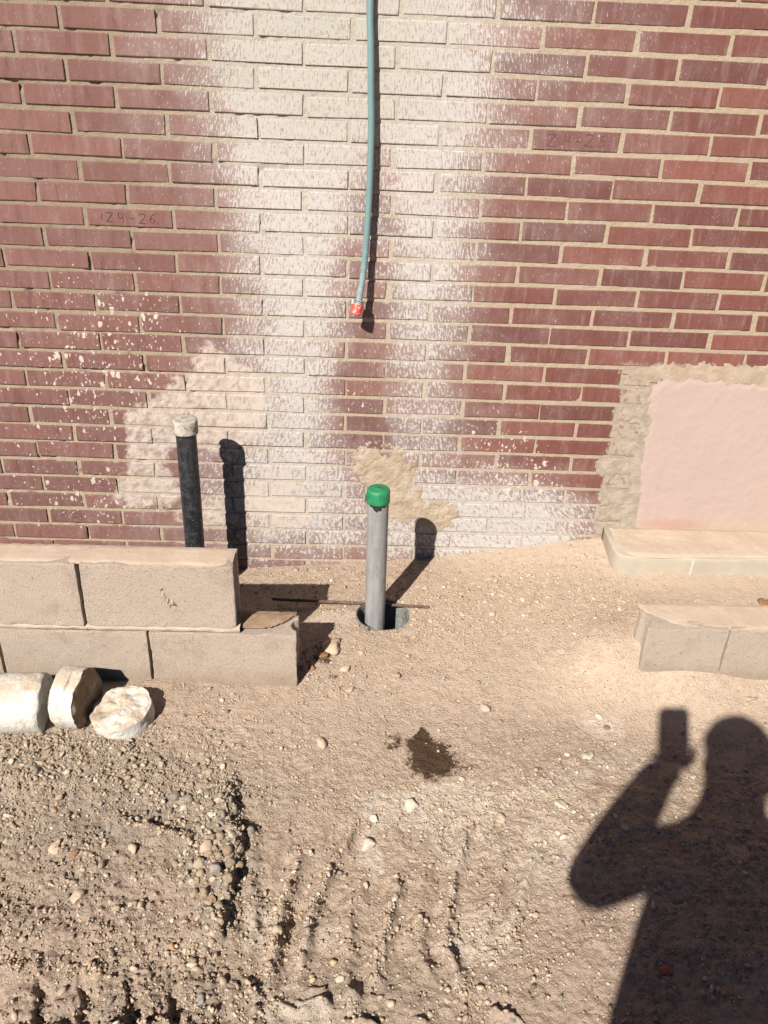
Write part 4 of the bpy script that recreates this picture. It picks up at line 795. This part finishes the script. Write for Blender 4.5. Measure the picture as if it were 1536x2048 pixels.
jv('shR', BX + .17, BY, 1.47, .062); jv('uaR', BX + .22, BY - .01, 1.33, .052); jv('elR', BX + .245, BY - .02, 1.17, .044); jv('faR', BX + .25, BY + .03, 1.04, .038); jv('wrR', BX + .25, BY + .06, .93, .028); jv('haR', BX + .25, BY + .07, .86, .032)
for s, n in ((-1, 'L'), (1, 'R')):
    jv('hip' + n, BX + s * .095, BY, .90, .098); jv('th' + n, BX + s * .105, BY + .01, .70, .082); jv('kn' + n, BX + s * .11, BY + .015, .50, .058); jv('ca' + n, BX + s * .115, BY - .01, .34, .055); jv('an' + n, BX + s * .12, BY - .02, .10, .040); jv('he' + n, BX + s * .12, BY - .01, .052, .042); jv('to' + n, BX + s * .14, BY + .17, .040, .034)
E_ = [('pelvis', 'waist'), ('waist', 'chest'), ('chest', 'upchest'), ('upchest', 'neck'), ('neck', 'headbase'), ('headbase', 'headmid'), ('headmid', 'headtop'), ('upchest', 'shL'), ('shL', 'uaL'), ('uaL', 'elL'), ('elL', 'faL'), ('faL', 'wrL'), ('wrL', 'haL'), ('upchest', 'shR'), ('shR', 'uaR'), ('uaR', 'elR'), ('elR', 'faR'), ('faR', 'wrR'), ('wrR', 'haR')]
for n in 'LR': E_ += [('pelvis', 'hip' + n), ('hip' + n, 'th' + n), ('th' + n, 'kn' + n), ('kn' + n, 'ca' + n), ('ca' + n, 'an' + n), ('an' + n, 'he' + n), ('he' + n, 'to' + n)]
# left hand: fingers closing round the phone; right hand relaxed
ph = CAM - AZ * .0115 - AX * .0215 - AY * .050                     # phone centre
lx = np.array(J['haL'][1])
def fing(tag_, base, pts, r0):
    prev = base
    for i, p_ in enumerate(pts): jv(tag_ + str(i), *p_, r0 * (1 - .12 * i)); E_.append((prev, tag_ + str(i))); prev = tag_ + str(i)
for i in range(4):                                                    # fingers wrap the left edge from behind and below
    u = -.052 - .019 * i; a = ph - AX * .020 + AY * u - AZ * .022; b = ph - AX * .053 + AY * (u + .004) - AZ * .012; c_ = ph - AX * .053 + AY * (u + .008) + AZ * .010
    fing('fL%d' % i, 'haL', [tuple(a), tuple(b), tuple(c_)], .0088)
fing('tL', 'haL', [tuple(ph + AX * .030 - AY * .070 - AZ * .022), tuple(ph + AX * .053 - AY * .045 - AZ * .010), tuple(ph + AX * .053 - AY * .025 + AZ * .004)], .0098)
rx_ = np.array(J['haR'][1])
for i in range(4):
    o_ = np.array((.0, .026 - .018 * i, 0)); fing('fR%d' % i, 'haR', [tuple(rx_ + o_ + (0, .0, -.045)), tuple(rx_ + o_ + (-.008, .004, -.078 + .004 * abs(i - 1))), tuple(rx_ + o_ + (-.022, .006, -.098 + .006 * abs(i - 1)))], .0085)
fing('tR', 'haR', [tuple(rx_ + (-.02, .035, -.01)), tuple(rx_ + (-.026, .05, -.045))], .0095)
names = list(J); vs = [J[n][1] for n in names]; rs = [J[n][2] for n in names]; es = [(J[a][0], J[b][0]) for a, b in E_]
vs = [(x, y, z + GZP) if not n.startswith(('fL', 'tL')) else (x, y, z) for n, (x, y, z) in zip(names, vs)]
pm_ = skin_body('body', vs, es, rs)
def flat(name, c, rough=.8): 
    N = NT(name, rough, .25); N.color(N.mix(N.noise(N.pos(), 30.0, 3), c, tuple(x * .8 for x in c))); return N.m
for m in (flat('blue_cotton', (.09, .13, .24)), flat('skin', (.42, .25, .17), .6), flat('dark_denim', (.04, .05, .08)), flat('brown_leather', (.08, .045, .025))): pm_.materials.append(m)
mi_ = []
for q in pm_.polygons:
    x, y, z = q.center
    if z < .11: k = 3
    elif z < .99 and abs(x - BX) < .235 and not (x - BX > .19 and z > .7): k = 2
    elif z > 1.56 and abs(x - BX) < .12: k = 1
    elif (x - BX < -.13 and y > BY + .125) or (y > BY + .17 and z > 1.3) or (x - BX > .19 and z < 1.12): k = 1
    else: k = 0
    mi_.append(k)
pm_.polygons.foreach_set('material_index', mi_)
per = tag(empty('person', (BX, BY, GZP)), 'person behind the camera in dark clothes holding a phone, seen as shadow lower right', 'person')
bo = link('body', pm_, None, per, True); bo.location = (-BX, -BY, -GZP)
def sph(name, c, rx, ry, rz, mat, parent, s=2):
    v, f = ico(s); o = link(name, npmesh(name, v * (rx, ry, rz), f), mat, parent, True); o.location = Vector(c) - Vector((BX, BY, GZP)); return o
HC = np.array((BX, BY + .045, 1.695 + GZP)); M_HAIR = flat('dark_hair', (.02, .014, .01)); M_SK = pm_.materials[1]
v, f = ico(4); keep = [q for q in f if (v[q].mean(0)[2] > .15 or (v[q].mean(0)[1] < -.15 and v[q].mean(0)[2] > -.45))]
hv = v * (.097, .111, .116) * (1 + .02 * fbm(v[:, 0] * 8, v[:, 2] * 8 + v[:, 1] * 5, 3, 4))[:, None]; hm = npmesh('hair', hv, np.array(keep)); ho = link('hair', hm, M_HAIR, per, True); ho.location = Vector(HC - np.array((BX, BY, GZP))) + Vector((0, -.006, .012))
for s in (-1, 1):
    sph('ear', HC + (s * .083, -.005, -.01), .012, .022, .034, M_SK, per); sph('eye', HC + (s * .032, .090, .005), .013, .010, .008, flat('eye', (.5, .48, .45), .3), per)
sph('nose', HC + (0, .104, -.025), .014, .018, .024, M_SK, per); sph('mouth', HC + (0, .090, -.062), .024, .010, .007, flat('lips', (.33, .13, .11), .6), per)
# phone
phone = tag(empty('smartphone', tuple(ph)), 'dark phone held up in front of the face, casting the small square shadow', 'phone')
Rm = Matrix(((AX[0], AY[0], -AZ[0]), (AX[1], AY[1], -AZ[1]), (AX[2], AY[2], -AZ[2])))
phone.rotation_euler = Rm.to_euler()
def rbox(name, sx, sy, sz, bev, mat, parent, loc=(0, 0, 0), seg=3):
    bm = bmesh.new(); bmesh.ops.create_cube(bm, size=1)
    for v in bm.verts: v.co = Vector((v.co.x * sx, v.co.y * sy, v.co.z * sz))
    bmesh.ops.bevel(bm, geom=[e for e in bm.edges if abs(e.verts[0].co.z - e.verts[1].co.z) > sz * .5], offset=bev, segments=4, affect='EDGES')
    me = bpy.data.meshes.new(name); bm.to_mesh(me); bm.free(); o = link(name, me, mat, parent); o.location = loc; return o
M_PH = flat('black_glass', (.015, .015, .018), .2)
rbox('phone_body', .085, .166, .009, .009, M_PH, phone); rbox('screen', .079, .158, .0006, .007, flat('screen_glass', (.03, .03, .035), .1), phone, (0, 0, .0046))
ring = lathe('lens', [(.006, 0), (.0075, -.0005), (.0075, -.002), (.006, -.002)], 20); lo = link('lens', ring, M_PH, phone, True); lo.location = (.0215, .050, -.0040)
